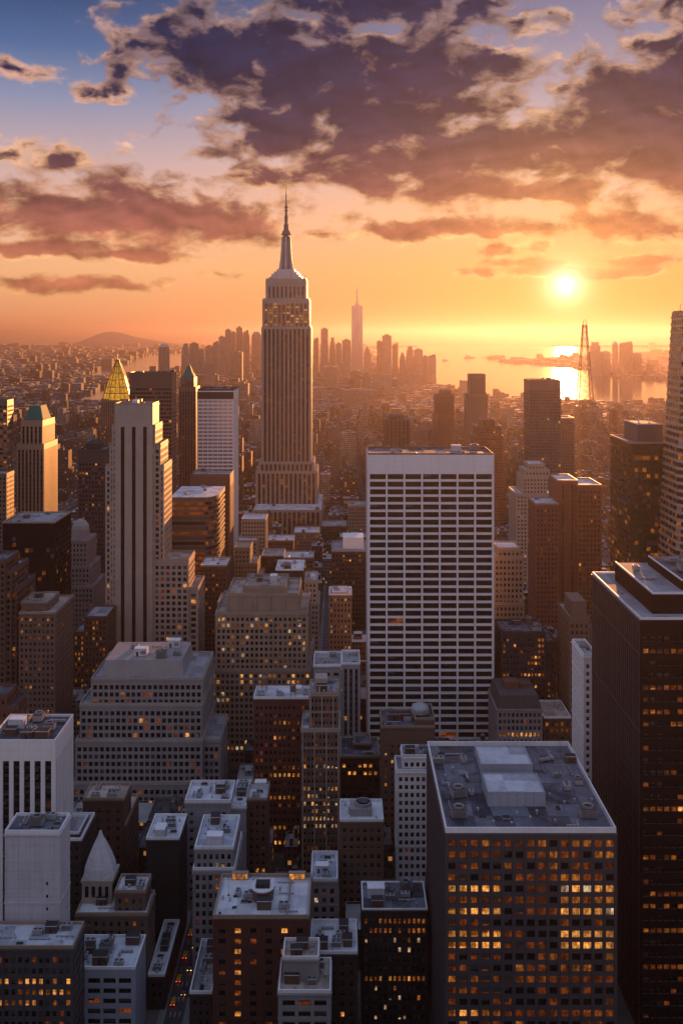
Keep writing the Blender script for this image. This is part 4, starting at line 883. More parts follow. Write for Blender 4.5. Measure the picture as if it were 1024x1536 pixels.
bld('peaked_tower', 'slender brown tower with a dark pointed copper crown', [T(271,291,568,1105,1128), T(268,294,582,1103,1132)], 'brown_stone', style=dict(bw=3.2, fh=3.8, ww=.5, wh=.55, sp=1, top=4), lit=lights(.1,.4,.04), extra=peak, roof='roof_grey', parapet=1.5)
bld('pale_slab', 'pale glass slab with dark top band and bright right edge', [T(296,350,586,1050,1098)], 'white_concrete', trim='white_paint', style=dict(bw=5.4, fh=4.0, ww=.94, wh=.55, top=9.5, rec=.15, pier=(.5,.4,1)), lit=lambda rng, st, j, i, nx, f: 7, roof='roof_tar', coping='dark_panel', parapet=2, kit=6)
BUILT[-1]['tiers'][0]['st'].update(bands=())
def dark_band(d, root, base, rng):
    t = d['tiers'][0]; mb = MB(); z = t['z1']
    mb.box(t['x0']-.2, t['x1']+.2, t['y0']-.45, t['y0']-.02, z-8.6, z-1.2); mb.build('louvre_band', 'charcoal', root, base)
BUILT[-1]['extra'] = dark_band
bld('brown_slab', 'brown ribbed slab with blank top and orange lit edge below the pale slab', [T(286,345,713,900,930)], 'bronze_panel', style=dict(bw=4.6, fh=3.8, ww=.34, wh=.7, sp=1, top=10, rec=.6), lit=lights(.0,.3,.01), roof='roof_grey', kit=5)
BUILT.append(None); BUILT.pop()
cx0, cy0 = P(255,800), 800.0
arc = [(P(308,800), 800.0)] + [(P(308,800) + 9*math.sin(a*math.pi/12), 800.0 + 22*(1-math.cos(a*math.pi/12))) for a in range(1, 7)]
bld('curved_glass_building', 'rounded corner office building banded in bronze ribbon windows', [dict(x0=cx0, x1=P(308,800)+9, y0=800.0, y1=858.0, z0=0.0, z1=Zp(746,800), st={}, poly=[(cx0, 800.0)] + arc + [(P(308,800)+9, 858.0), (cx0, 858.0)])], 'dark_steel', style=dict(bw=60, fh=4.0, ww=.99, wh=.62, top=3.0, edge=.02, rec=.4), lit=lights(.6,.5,.2,mix=(.9,.1,0),runs=False,blind=.3), roof='roof_pale', parapet=0, kit=6)
def cupola(d, root, base, rng):
    t = d['tiers'][0]; cx, cyy, a, b_, z = mid(t); mb = MB(); mb.lathe(cx, cyy, [(a*.8, z), (a*.8, z+7), (a*.72, z+10), (a*.5, z+13), (a*.2, z+15)], 8, 0, math.pi/8); mb.build('cupola', 'grey_stone', root, base)
bld('cupola_tower', 'grey stone tower with rounded cupola beside the dark glass box', [T(97,131,812,780,808), T(95,135,850,778,812), T(95,140,880,776,816)], 'grey_stone', style=dict(bw=2.9, fh=3.8, ww=.5, wh=.55, pier=(.7,.3,1)), lit=lights(.15,.4,.03,blind=.3), extra=cupola, roof='roof_grey')
bld('edge_block', 'dark glassy stepped block at left edge with amber glints', [T(-20,8,842,600,625), T(-20,17,858,601,634), T(-20,25,885,603,640)], 'bronze_panel', style=dict(bw=2.4, fh=3.6, ww=.75, wh=.6), lit=lights(.3,.4,.12), roof='roof_tar', own=60)
bld('brown_block', 'brown stone block with lit upper floors and a stepped sunlit right wall', [T(28,83,921,600,640), T(31,72,905,606,630)], 'brown_stone', style=dict(bw=2.7, fh=3.7, ww=.5, wh=.52, pier=(.5,.2,3)), lit=lights(.3,.55,.06), roof='roof_tan', coping='coping_tan', kit=0)
BUILT[-1]['tiers'][1]['st'].update(kit=4, first=('bulkhead','duct'), top=3.5)
bld('rust_block', 'rust coloured block at left edge glowing on its right wall', [T(-30,10,1045,520,536), T(-30,20,1064,518,540)], 'rust_brick', style=dict(bw=2.7, fh=3.7, ww=.4, wh=.5), lit=lights(.1,.3,.03), roof='roof_tar', own=60)
bld('brown_block', 'small brown block tucked left of the striped skyscraper with lit lower floors', [T(126,160,927,672,700), T(110,127,950,674,700)], 'brown_brick', style=dict(bw=2.5, fh=3.6, ww=.5, wh=.55), lit=lights(.6,.6,.1), roof='roof_grey', own=0, kit=0)

# ------------------------------------------------------------------ the great limestone skyscraper
def floodlit_glow(rng, store, j, i, nx, face): return 3 if rng.random() < .38 else (2 if rng.random() < .6 else 1)  # upper-tier panes glow in place of floodlight on the golden piers
def esb_top(d, root, base, rng):
    cx, cyy = P(429, 1307), 1307.0; m_ = 1307 / F; Z = lambda py: Zp(py, 1307)
    mb = MB()
    for (hw, ya, yb) in [(24.5, 419, 415.5), (21, 415.5, 411), (17.5, 411, 407.5), (13.5, 407.5, 404)]: mb.box(cx-hw*m_, cx+hw*m_, cyy-hw*m_*.72, cyy+hw*m_*.72, Z(ya), Z(yb))
    mb.build('mooring_base', 'steel', root, base)
    mb = MB(); prof = [(8.6, 404), (7.6, 396), (6.8, 386), (6.2, 374), (5.8, 360), (5.8, 352), (5.0, 351), (4.6, 347)]
    mb.lathe(cx, cyy, [(r*m_*.82, Z(y)) for r, y in prof], 16, 0); mb.build('mast', 'dark_steel', root, base)
    mb = MB()
    for k in range(4):
        a = math.pi/4 + k*math.pi/2 + math.pi/4
        dx, dy = math.cos(a), math.sin(a)
        pts = [(11.2, 404), (8.9, 390), (7.5, 372), (6.9, 355)]
        for (r0, ya), (r1, yb) in zip(pts[:-1], pts[1:]):
            w = 1.1
            px_, py_ = -dy*w, dx*w
            for s_ in (1,): 
                A = [(cx+dx*2+px_, cyy+dy*2+py_, Z(ya)), (cx+dx*r0*m_+px_, cyy+dy*r0*m_+py_, Z(ya)), (cx+dx*r1*m_+px_, cyy+dy*r1*m_+py_, Z(yb)), (cx+dx*2+px_, cyy+dy*2+py_, Z(yb))]
                B = [(x-2*px_, y-2*py_, z) for x, y, z in A]
                mb.poly(A[::-1]); mb.poly(B); mb.poly([A[1], B[1], B[2], A[2]][::-1])
    mb.build('buttress', 'galvanised', root, base)
    mb = MB()
    for k in range(8):
        a = k*math.pi/4 + math.pi/8; mb.bar((cx+5.3*math.cos(a), cyy+5.3*math.sin(a), Z(398)), (cx+4.0*math.cos(a), cyy+4.0*math.sin(a), Z(362)), .5)
    mb.build('rib', 'galvanised', root, base)
    mb = MB(); mb.lathe(cx, cyy, [(7.4*m_, Z(352)), (7.4*m_, Z(350.6)), (6.6*m_, Z(350.6)), (5.6*m_, Z(347)), (3.6*m_, Z(344)), (3.4*m_, Z(336)), (2.3*m_, Z(335.5)), (2.1*m_, Z(322)), (1.6*m_, Z(321)), (1.4*m_, Z(306)), (.9*m_, Z(305)), (.7*m_, Z(290)), (.35*m_, Z(289)), (.2*m_, Z(276))], 10, 0)
    for y in (342, 338, 330, 326, 316, 311): mb.lathe(cx, cyy, [(3.4*m_, Z(y)), (3.4*m_, Z(y-1))], 8, 0)
    mb.build('antenna', 'dark_steel', root, base)
    aa = MB()
    for t in d['tiers'][3:6]:
        for k in range(9):
            x = t['x0'] + 1 + (t['x1']-t['x0']-2)*k/8
            for y in (t['y0'] + .8, t['y1'] - .8): aa.bar((x, y, t['z1']), (x, y, t['z1'] + 2.5 + 3*((k*7) % 3)), .28)
    aa.build('aerial', 'dark_steel', root, base)
esb = bld('limestone_skyscraper', 'tallest tiered limestone skyscraper with tapering mast and needle antenna at centre', [
    T(379,482,766,1222,1345), T(383.5,475.5,708,1270,1340), T(388,470.5,694,1276,1338), T(392.5,466,491,1283,1332), T(394,463.4,449,1286,1329,zb=Zp(491.2,1283)), T(399,459,419,1291,1324,zb=Zp(449.2,1286))],
    'pale_stone', trim='cream_brick', style=dict(bw=5.6, fh=3.75, ww=.60, wh=.55, sp=1, top=2.2, edge=1.6, rec=.9, pier=(1.5,.7,1)), span='charcoal',
    lit=lights(.2,.25,.05,mix=(.7,.3,0),blind=.1), roof='roof_pale', coping='pale_stone', extra=esb_top, kit=0, parapet=1.5, own=0)
esb['tiers'][4]['st'].update(lit=floodlit_glow, top=5); esb['tiers'][5]['st'].update(top=9, ww=.4, bw=5.5, wh=.8)
esb['tiers'][0]['st'].update(kit=14, first=('pale_bulkhead','cooling_tower','cooling_tower','pale_bulkhead','duct','duct')); esb['tiers'][0]['st']['par'] = 1.0

# ------------------------------------------------------------------ middle distance, centre
bld('white_stepped_block', 'pale stepped block left of the limestone skyscraper foot', [T(355,385,812,940,975), T(362,398,780,955,985)], 'cream_brick', style=dict(bw=2.8, fh=3.7, ww=.5, wh=.55, pier=(.6,.3,1)), lit=lights(.1,.4,.04), roof='roof_pale', kit=0)
bld('orange_stepped_block', 'small brown stepped tower glowing orange on its right shoulder', [T(351,375,823,820,845), T(351,386,846,818,848), T(352,392,868,816,850)], 'tan_brick', style=dict(bw=2.7, fh=3.6), lit=lights(.15,.4,.05), roof='roof_tan')
bld('dark_brick_block', 'dark brick block with white roof edges behind the tan setback building', [T(413,455,856,720,750)], 'dark_brick', style=dict(bw=2.8, fh=3.7, top=9), lit=lights(.1,.4,.03), roof='roof_pale', coping='coping_pale', kit=6)
bld('slim_block', 'slim pale edged block beside the central avenue', [T(456,475.5,872,718,745), T(456,478,905,716,748)], 'cream_brick', style=dict(bw=2.6, fh=3.6), lit=lights(.2,.4,.05), roof='roof_pale', kit=3)
bld('brown_apartment', 'narrow reddish brown apartment tower right of the central avenue', [T(493,527.5,893,680,700), T(498,520,889,684,698)], 'tan_brick', style=dict(bw=2.5, fh=3.6, ww=.42, wh=.5), lit=lights(.45,.4,.05,pale=.4), roof='roof_pale', coping='coping_pale', kit=3)
bld('dark_lit_block', 'dark block with white rooftop box left of white grid tower', [T(497,553,828,800,840)], 'dark_brick', style=dict(bw=2.5, fh=3.6, ww=.5, wh=.45), lit=lights(.4,.4,.06), roof='roof_grey', coping='coping_tan', kit=0)
BUILT[-1]['tiers'][0]['st'].update(kit=5)
def white_box(d, root, base, rng):
    t = d['tiers'][0]; z = t['z1']; mb = MB(); mb.box(P(514,815), P(545,815), 812, 832, z, z+9); mb.build('penthouse', 'white_paint', root, base)
BUILT[-1]['extra'] = white_box
for (a, b_, top, Y, dp, wl, lb) in [(400,440,812,1010,30,'brown_brick','brown flat block before the limestone skyscraper foot, partly behind dark brick'),
    (440,478,800,1090,34,'tan_brick','tan block at the right foot of the limestone skyscraper'), (482,520,790,1140,34,'brown_brick','brown mid rise right of the limestone skyscraper base'),
    (522,551,760,1060,30,'tan_brick','tan mid rise just left of the white grid tower top'), (392,425,835,880,30,'dark_brick','dark mid rise above the tan setback building'),
    (426,470,838,850,26,'brown_stone','brown stone block above the dark brick one, facing avenue'), (300,340,850,770,30,'brown_brick','brown block between curved glass building and orange stepped tower'),
    (326,352,905,700,24,'tan_brick','tan low block above the left shoulder of the setback building')]:
    bld('mid_rise', lb, [T(a, b_, top, Y, Y + dp)], wl, style=dict(bw=2.7, fh=3.6, ww=.48, wh=.5), lit=lights(.3,.45,.06), roof='roof_pale' if Y % 20 else 'roof_grey', coping='coping_tan', kit=3)

# ------------------------------------------------------------------ right side
bld('green_glass_tower', 'dark green glass tower with boxy penthouse and amber floors at right', [T(944.6,1000,665.5,640,687)], 'green_glass_frame', style=dict(bw=2.6, fh=3.9, ww=.9, wh=.66, top=3.2, rec=.12, edge=.3), lit=lights(.5,.45,.05,base=6,mix=(.5,.45,.05)), glass=6, roof='roof_grey', coping='coping_tan', parapet=1.2, kit=3, own=0)
def gt_pent(d, root, base, rng):
    t = d['tiers'][0]; z = t['z1']; mb = MB(); a = t['x0'] + 7
    mb.box(a, t['x1'], 648, 678, z, z + 11.5); mb.build('penthouse', 'slate_concrete', root, base)
    mb = MB()
    for k in range(10): mb.bar((a + 1 + k*1.6, 650 + (k*5) % 22, z+11.5), (a + 1 + k*1.6, 650 + (k*5) % 22, z+12.6 + k % 3), .3)
    mb.box(a, t['x1'], 648, 648.4, z+11.5, z+12.3); mb.box(a, a+.4, 648.4, 678, z+11.5, z+12.3); mb.build('roof_clutter', 'coping_pale', root, base)
BUILT[-1]['extra'] = gt_pent
bld('slab_apartments', 'tall slab of stacked balconies standing below the sun', [T(794,841.5,571,1100,1135)], 'brown_stone', style=dict(bw=3.0, fh=3.4, ww=.6, wh=.5, top=10), lit=lights(.3,.4,.08,blind=.35), roof='roof_grey', kit=5, own=0)
bld('slab_apartments', 'lower brown slab attached right of the balcony slab', [T(842,861,628,1125,1155)], 'brown_stone', style=dict(bw=3.0, fh=3.4, ww=.5, wh=.5, top=4), lit=lights(.1,.4,.03), roof='roof_grey')
bld('white_terraced_building', 'cream terraced building with stepped upper storeys behind the white grid tower', [T(784,830,716,900,935), T(787,824,706,902,932), T(792,817,697,905,928), T(774,826,742,897,938)], 'cream_brick', style=dict(bw=2.9, fh=3.5, ww=.5, wh=.5, top=1), lit=lights(.2,.4,.05,pale=.5), roof='roof_pale', kit=0)
bld('twin_brown_slabs', 'reddish brown tower pair with a pale crowned right half', [T(803,838,757,748,778), T(836,866.5,722,752,785), T(866,902,729,745,782)], 'rust_brick', style=dict(bw=2.9, fh=3.6, ww=.42, wh=.5, top=3), lit=lights(.2,.35,.04), roof='roof_pale', coping='coping_tan', kit=4)
BUILT[-1]['tiers'][2]['st'].update(ww=.55, wh=.6, pier=(.6,.25,1)); BUILT[-1]['tiers'][1]['st'].update(bw=7, ww=.2, sp=1)
bld('beige_building', 'beige punched window building right beside the white grid tower', [T(741,785,836,648,676), T(746,780,824,651,673), T(736,786,906,646,679)], 'limestone', style=dict(bw=2.7, fh=3.7, ww=.5, wh=.55, pier=(.6,.2,1)), lit=lights(.1,.3,.03,blind=.35), roof='roof_pale', kit=0)
bld('lit_dark_block', 'dark block with dense glowing yellow floors right of the white grid tower', [T(752,818,950,600,626), T(818.5,834,964,601,630)], 'dark_panel', style=dict(bw=2.1, fh=3.5, ww=.62, wh=.5, top=2.4), lit=lights(.85,.75,.15,mix=(.2,.5,.3)), roof='roof_tar', coping='dark_brick', kit=0)
BUILT[-1]['tiers'][0]['st'].update(kit=6, first=('bulkhead','bulkhead','cooling_tower','water_tank'))
def rpent(d, root, base, rng):
    t = d['tiers'][0]; z = t['z1']; mb = MB(); mb.box(t['x0']+2.5, t['x1']-1, t['y0']+4, t['y1']-8, z, z+9); mb.build('penthouse', 'brown_stone', root, base)
bld('brown_penthouse_block', 'brown stone block with square penthouse left of the black tower', [T(853,884,928,580,612)], 'brown_stone', style=dict(bw=2.8, fh=3.9, ww=.55, wh=.55, top=2.5), lit=lights(.08,.4,.03), roof='roof_tan', extra=rpent, kit=0)
bld('white_narrow_slab', 'narrow white slab squeezed against the black tower', [T(875,896,985,470,494)], 'white_paint', style=dict(bw=3.3, fh=3.5, ww=.55, wh=.55, top=3, side=dict(bw=5.0, ww=.25, wh=.3)), lit=lights(.0,.3,.02), roof='roof_grey', coping='coping_pale', kit=4)
def sloped_cap(d, root, base, rng):
    t = d['tiers'][0]; cx, cyy, a, b_, z = mid(t); mb = MB(); frustum(mb, cx, cyy, a-.3, b_-.3, z, a-2, b_-2, z+7)
    for k in range(22): x = t['x0'] + 1 + (t['x1']-t['x0']-2)*k/21; mb.bar((x, t['y0']+.2, z), (x*.93+cx*.07, t['y0']+1.9, z+7), .16)
    mb.build('sloped_louvres', 'dark_steel', root, base)
    mb = MB(); mb.box(cx-6, cx+2, cyy-3, cyy+5, z+7, z+10.5); mb.box(cx+3, cx+9, cyy-1, cyy+5, z+7, z+9); mb.build('penthouse', 'rust_brick', root, base)
bld('louvred_block', 'grey block with sloped dark louvred top storey below the white grid tower right', [T(745,813,1064,560,592)], 'grey_stone', style=dict(bw=2.5, fh=3.7, ww=.6, wh=.6, top=1.5, pier=(.4,.2,1)), lit=lambda rng, st, j, i, nx, f: (3 if j == 3 and 2 < i < 9 else (2 if j == 3 else (1 if rng.random() < .1 else (5 if rng.random() < .25 else 0)))), roof='roof_tan', extra=sloped_cap, kit=0, parapet=0)
bld('low_roofed_block', 'low brown block with flat pinkish roof right of the louvred block', [T(815,856,1078,566,592)], 'brown_brick', style=dict(bw=2.7, fh=3.7, ww=.6, wh=.55), lit=lights(.3,.4,.06), roof='roof_tan', coping='coping_pale', kit=4)
bld('dark_terraced_tower', 'dark stepped tower standing behind the white grid tower right corner', [T(714,752,640,1200,1232), T(711,755,655,1198,1236), T(722,742,630,1204,1226)], 'bronze_panel', style=dict(bw=3.2, fh=3.6, ww=.5, wh=.55), lit=lights(.3,.4,.08), roof='roof_grey', kit=0)
bld('dark_tower', 'dark squat tower just above the white grid tower roof', [T(577,615,630,1100,1130), T(584,606,624,1105,1125)], 'bronze_panel', style=dict(bw=4.2, fh=3.7, ww=.6, wh=.6, sp=1), lit=lights(.05,.3,.02), roof='roof_grey', kit=0)
bld('hazy_tower', 'square brown tower in haze with a low rooftop box', [T(653,681,592,1700,1735), T(660,676,586,1706,1730)], 'bronze_panel', style=dict(bw=4, fh=3.8, ww=.5, wh=.5, top=4), roof='roof_grey', kit=0)
bld('hazy_stepped_tower', 'taller stepped tower in haze near the river bend', [T(704,728,562,1600,1628), T(700,731,592,1597,1634)], 'brown_stone', style=dict(bw=4, fh=3.8, ww=.45, wh=.5, top=4), roof='roof_grey', kit=0)
# crystalline tower at the right edge: its walls lean, so it is built by hand
def crystal():
    Y0, Y1 = 596.0, 640.0; base = (225.0, 628.0, 0.0)
    r = thing('crystal_tower', 'tall beige faceted glass tower with leaning walls at right edge', 'building', base)
    z1 = Zp(466, 600); L = lambda z: 198.0 + (z / z1) ** 1.3 * 13.0
    zs = [z1 * k / 62 for k in range(63)]; wl = MB(); gl = MB(); R = 262.0
    for a, b_ in zip(zs[:-1], zs[1:]):
        for (zz0, zz1, mb, ins) in [(a, a + (b_-a)*.42, wl, 0.0), (a + (b_-a)*.42, b_, gl, .35)]:
            l0, l1 = L(zz0) + ins, L(zz1) + ins; c0, c1 = 3 + 20*zz0/z1, 3 + 20*zz1/z1
            f = Y0 + ins
            ring0 = [(l0, Y1), (l0, f + c0), (l0 + c0*.55, f), (R, f)]; ring1 = [(l1, Y1), (l1, f + c1), (l1 + c1*.55, f), (R, f)]
            for s_ in range(3):
                n = 14 if s_ == 0 else (4 if s_ == 1 else 13)
                for k in range(n):
                    t0, t1 = k/n, (k+1)/n; mix = lambda p_, q_, t: (p_[0]+(q_[0]-p_[0])*t, p_[1]+(q_[1]-p_[1])*t)
                    A, B = mix(ring0[s_], ring0[s_+1], t0), mix(ring0[s_], ring0[s_+1], t1); Cc, D = mix(ring1[s_], ring1[s_+1], t1), mix(ring1[s_], ring1[s_+1], t0)
                    hsh = (k*7 + int(a)*13 + s_*5) % 23
                    mb.poly([(*A, zz0), (*B, zz0), (*Cc, zz1), (*D, zz1)], 0 if mb is wl else (0 if hsh < 3 else (1 if hsh < 19 else (2 if hsh < 21 else 3))))
    wl.box(R - .2, R + 2, Y0 + .5, Y1, 0, z1); wl.box(L(z1) + 1, R, Y0 + 26, Y1, z1 - .2, z1 + .8)
    wl.build('wall', 'cream_brick', r, base); g = gl.build('window', ['glass_sky', 'glass_dark', 'glass_dim', 'glass_amber'], r, base); g['kind'] = 'stuff'
    mb = MB()
    for k in range(3): mb.bar((214 + k*3, 632, z1), (214 + k*3, 632, z1 + 5), .2)
    mb.bar((214, 632, z1+4.6), (220, 632, z1+4.6), .15); mb.build('roof_frame', 'dark_steel', r, base)
    BOXES.append((198, 264, 596, 640, 0, z1))
crystal()

# ------------------------------------------------------------------ far towers
far_rng = random.Random(77)
def far_tower(label, p0, p1, top, Y, shape='flat', col=(0.20,0.16,0.145), name='distant_tower', group=None, rnd=None, peak_=None):
    x0, x1, z = P(p0, Y), P(p1, Y), Zp(top, Y); w = x1 - x0; dp = max(24.0, min(w, 60.0)); base = ((x0+x1)/2, Y + dp/2, 0.0)
    mb = MB(); cx, cyy, a, b_ = base[0], base[1], w/2, dp/2
    if shape == 'flat': mb.box(x0, x1, Y, Y+dp, 0, z); mb.box(cx-a*.5, cx+a*.45, cyy-b_*.5, cyy+b_*.5, z, z + z*.02 + 2)
    elif shape == 'step': mb.box(x0, x1, Y, Y+dp, 0, z*.72); mb.box(x0+w*.1, x1-w*.1, Y+3, Y+dp-3, z*.72, z*.9); mb.box(x0+w*.24, x1-w*.22, Y+6, Y+dp-6, z*.9, z)
    elif shape == 'peak': mb.box(x0, x1, Y, Y+dp, 0, z*.78); mb.box(x0+w*.12, x1-w*.12, Y+2, Y+dp-2, z*.78, z*.86); frustum(mb, cx, cyy, a*.72, b_*.7, z*.86, a*.04, b_*.04, z)
    elif shape == 'slant': frustum(mb, cx, cyy, a, b_, 0, a*.97, b_, z*.9); n = len(mb.v); mb.v += [(x0+.02*w,Y,z*.9),(x1-.02*w,Y,z*.9),(x1-.02*w,Y+dp,z*.9),(x0+.02*w,Y+dp,z*.9),(x0+.1*w,Y+2,z*.95),(x1-.1*w,Y+2,z),(x1-.1*w,Y+dp-2,z),(x0+.1*w,Y+dp-2,z*.95)]; [ (mb.f.append(tuple(n+i for i in f)), mb.m.append(0)) for f in [(0,1,5,4),(1,2,6,5),(2,3,7,6),(3,0,4,7),(4,5,6,7)] ]
    elif shape == 'round': mb.lathe(cx, cyy, [(a, 0), (a, z*.86), (a*.9, z*.93), (a*.6, z*.98), (a*.3, z)], 10)
    rn = far_rng.random() if rnd is None else rnd; k = far_rng.uniform(.8, 1.2)
    mb.tint = [(*[c*k for c in col], rn)] * len(mb.f)
    o = mb.build(name, 'city_wall', None, base); tag(o, label, 'building', group); BOXES.append((x0, x1, Y, Y+dp, 0, z)); return o
GD = 'hazy downtown towers'
for (p0, p1, top, Y, sh, lb) in [
 (236,253,515,4300,'round','bullet topped hazy tower standing alone left of the downtown cluster'), (272,283,515,5300,'step','hazy stepped tower first in the downtown row from the left'),
 (284,296,515,5400,'flat','blocky hazy tower second in the downtown row from the left'), (297,305,524,5500,'flat','short hazy tower third in the downtown row from the left'),
 (308,318,519,5600,'flat','plain hazy tower under the thin pair left of the limestone skyscraper'), (319,327,511,5700,'slant','slim slanted hazy tower before the tall left group'),
 (328,336.5,505,5800,'flat','narrow flat hazy tower left in the tall left group'), (337.5,346,494.5,5900,'flat','tall thin hazy tower, left one of the tall trio'),
 (347,353,498,5950,'flat','very thin hazy tower in the middle of the tall trio'), (354,363.5,491,6000,'flat','tallest hazy tower left of the limestone skyscraper'),
 (364.5,373.5,494,6050,'slant','slant topped hazy tower right of the tallest left one'), (376.5,391,497,6100,'round','broad rounded hazy tower beside the limestone skyscraper'),
 (346,363,528,5000,'flat','lower nearer hazy block in front of the tall trio'), (300,320,545,4700,'flat','low wide hazy block at the foot of the left downtown group'),
 (470,478,505,5900,'slant','hazy tower just right of the limestone skyscraper'), (481,492,493,5800,'flat','tall flat hazy tower between the limestone skyscraper and glass spire'),
 (494,503,506,5850,'step','slender stepped hazy tower left of the glass spire'), (503.5,512,515,5500,'flat','short hazy tower beside the slender stepped one'),
 (513,526,510,5200,'flat','wide dark hazy tower left of the glass spire'), (546,555.5,519,5900,'peak','small pointed hazy tower right of the glass spire'),
 (565,573,512,5400,'flat','hazy tower touching left side of the twin topped tower'), (573.5,587,503,5300,'flat','tallest hazy tower right of the glass spire with antenna stub'),
 (588,597,514,5500,'slant','hazy tower touching right side of tallest right one'), (599,608,527,5100,'peak','small peaked hazy tower amid the right group'),
 (609,621,519,5300,'step','domed stepped hazy tower in the right group'), (621.5,634,524,5200,'flat','flat hazy block right of the domed stepped one'),
 (634.5,642,534,5000,'flat','short hazy block next to the waterfront end'), (643,654,531,4950,'slant','last hazy tower by the water at the right end of downtown'),
 (486,506,550,4500,'flat','wide low hazy slab below the slender stepped tower'), (525,540,556,4300,'flat','low hazy block below the glass spire'), (543,556,558,4250,'step','low stepped hazy block right below the glass spire'),
 (560,572,560,4150,'flat','low dark hazy block mid way to the river'), (575,588,562,4100,'flat','low flat hazy block right of the low dark one'), (596,606,556,4400,'step','low hazy stepped block near the river'),
 (612,622,560,4300,'flat','low hazy waterfront block before the right group'), (515,560,585,3400,'flat','broad hazy slab far behind the white grid tower'), (350,372,575,3300,'flat','broad hazy slab left of the limestone skyscraper shaft')]:
    far_tower(lb, p0, p1, top, Y, sh, group=GD)
for (p0, p1, top, sh, lb) in [(886,902,513,'step','stepped hazy tower across the river right of the lattice tower'), (919,928,512,'round','slim rounded hazy tower across the river'), (932,949,512,'slant','slanted wide hazy tower across the river, right one'),
    (904,915,527,'flat','short hazy block across the river between the taller ones'), (952,962,530,'flat','low hazy block across the river at the right end')]:
    far_tower(lb, p0, p1, top, 6100, sh, group='towers across the river')
def glass_spire():
    Y = 6000.0; cx = P(535.5, Y); a = P(544, Y) - cx; base = (cx, Y + a, 0)
    r = thing('glass_spire_tower', 'tapering pale glass tower with needle mast in the hazy downtown', 'building', base, GD); z0, z1 = 60.0, Zp(458, Y)
    mb = MB(); cyy = Y + a; n = len(mb.v)
    mb.v += [(cx+sx*a, cyy+sy*a, 0) for sx, sy in ((-1,-1),(1,-1),(1,1),(-1,1))] + [(cx+sx*a, cyy+sy*a, z0) for sx, sy in ((-1,-1),(1,-1),(1,1),(-1,1))] + [(cx+sx*a*.98, cyy+sy*a*.98, z1) for sx, sy in ((0,-1),(1,0),(0,1),(-1,0))]
    q = [(0,1,5,4),(1,2,6,5),(2,3,7,6),(3,0,4,7),(4,5,8),(5,9,8),(5,6,9),(6,10,9),(6,7,10),(7,11,10),(7,4,11),(4,8,11),(8,9,10,11)]
    for f in q: mb.f.append(f); mb.m.append(0)
    mb.build('wall', 'glass_sky', r, base)
    mb = MB(); mb.lathe(cx, cyy, [(a*.45, z1), (a*.45, z1+14)], 12); mb.build('ring', 'steel', r, base)
    mb = MB(); mb.lathe(cx, cyy, [(7, z1+14), (5, z1+50), (1.6, Zp(430, Y))], 8); mb.build('mast', 'steel', r, base)
glass_spire()
def lattice_tower():
    Y = 2500.0; cx = P(876.5, Y); base = (cx, Y, 0); r = thing('lattice_tower', 'open steel lattice tower with paired tips standing before the river', 'tower', base)
    z0, z1 = 0.0, Zp(487, Y); mb = MB(); W = lambda z: 21.5 * (1 - z / z1) ** 1.15 + 4.6
    N = 13; zs = [z0 + (z1 - z0) * (1 - (1 - k / N) ** 1.25) for k in range(N + 1)]
    for k in range(N):
        a, b_ = W(zs[k]), W(zs[k+1]); p0 = [(cx+sx*a, Y+sy*a, zs[k]) for sx, sy in ((-1,-1),(1,-1),(1,1),(-1,1))]; p1 = [(cx+sx*b_, Y+sy*b_, zs[k+1]) for sx, sy in ((-1,-1),(1,-1),(1,1),(-1,1))]
        for i in range(4):
            j = (i + 1) % 4; mb.bar(p0[i], p1[i], 1.2); mb.bar(p0[i], p1[j], .6); mb.bar(p0[j], p1[i], .6); mb.bar(p1[i], p1[j], .6)
    mb.build('lattice', 'rust_brick', r, base)
    mb = MB(); w = W(z1)
    for s_ in (-1, 1): mb.bar((cx+s_*w*.8, Y, z1-3), (cx+s_*w*.6, Y, z1+12 + (3 if s_ > 0 else 0)), .8)
    mb.build('tip', 'dark_steel', r, base); mb = MB(); mb.box(cx-w-1.5, cx+w+1.5, Y-w-1.5, Y+w+1.5, z1-4, z1-2.6); mb.build('platform', 'dark_steel', r, base)
lattice_tower()

# ------------------------------------------------------------------ raise every waiting building
NAMED = list(BOXES)
for d in BUILT: raise_building(d)

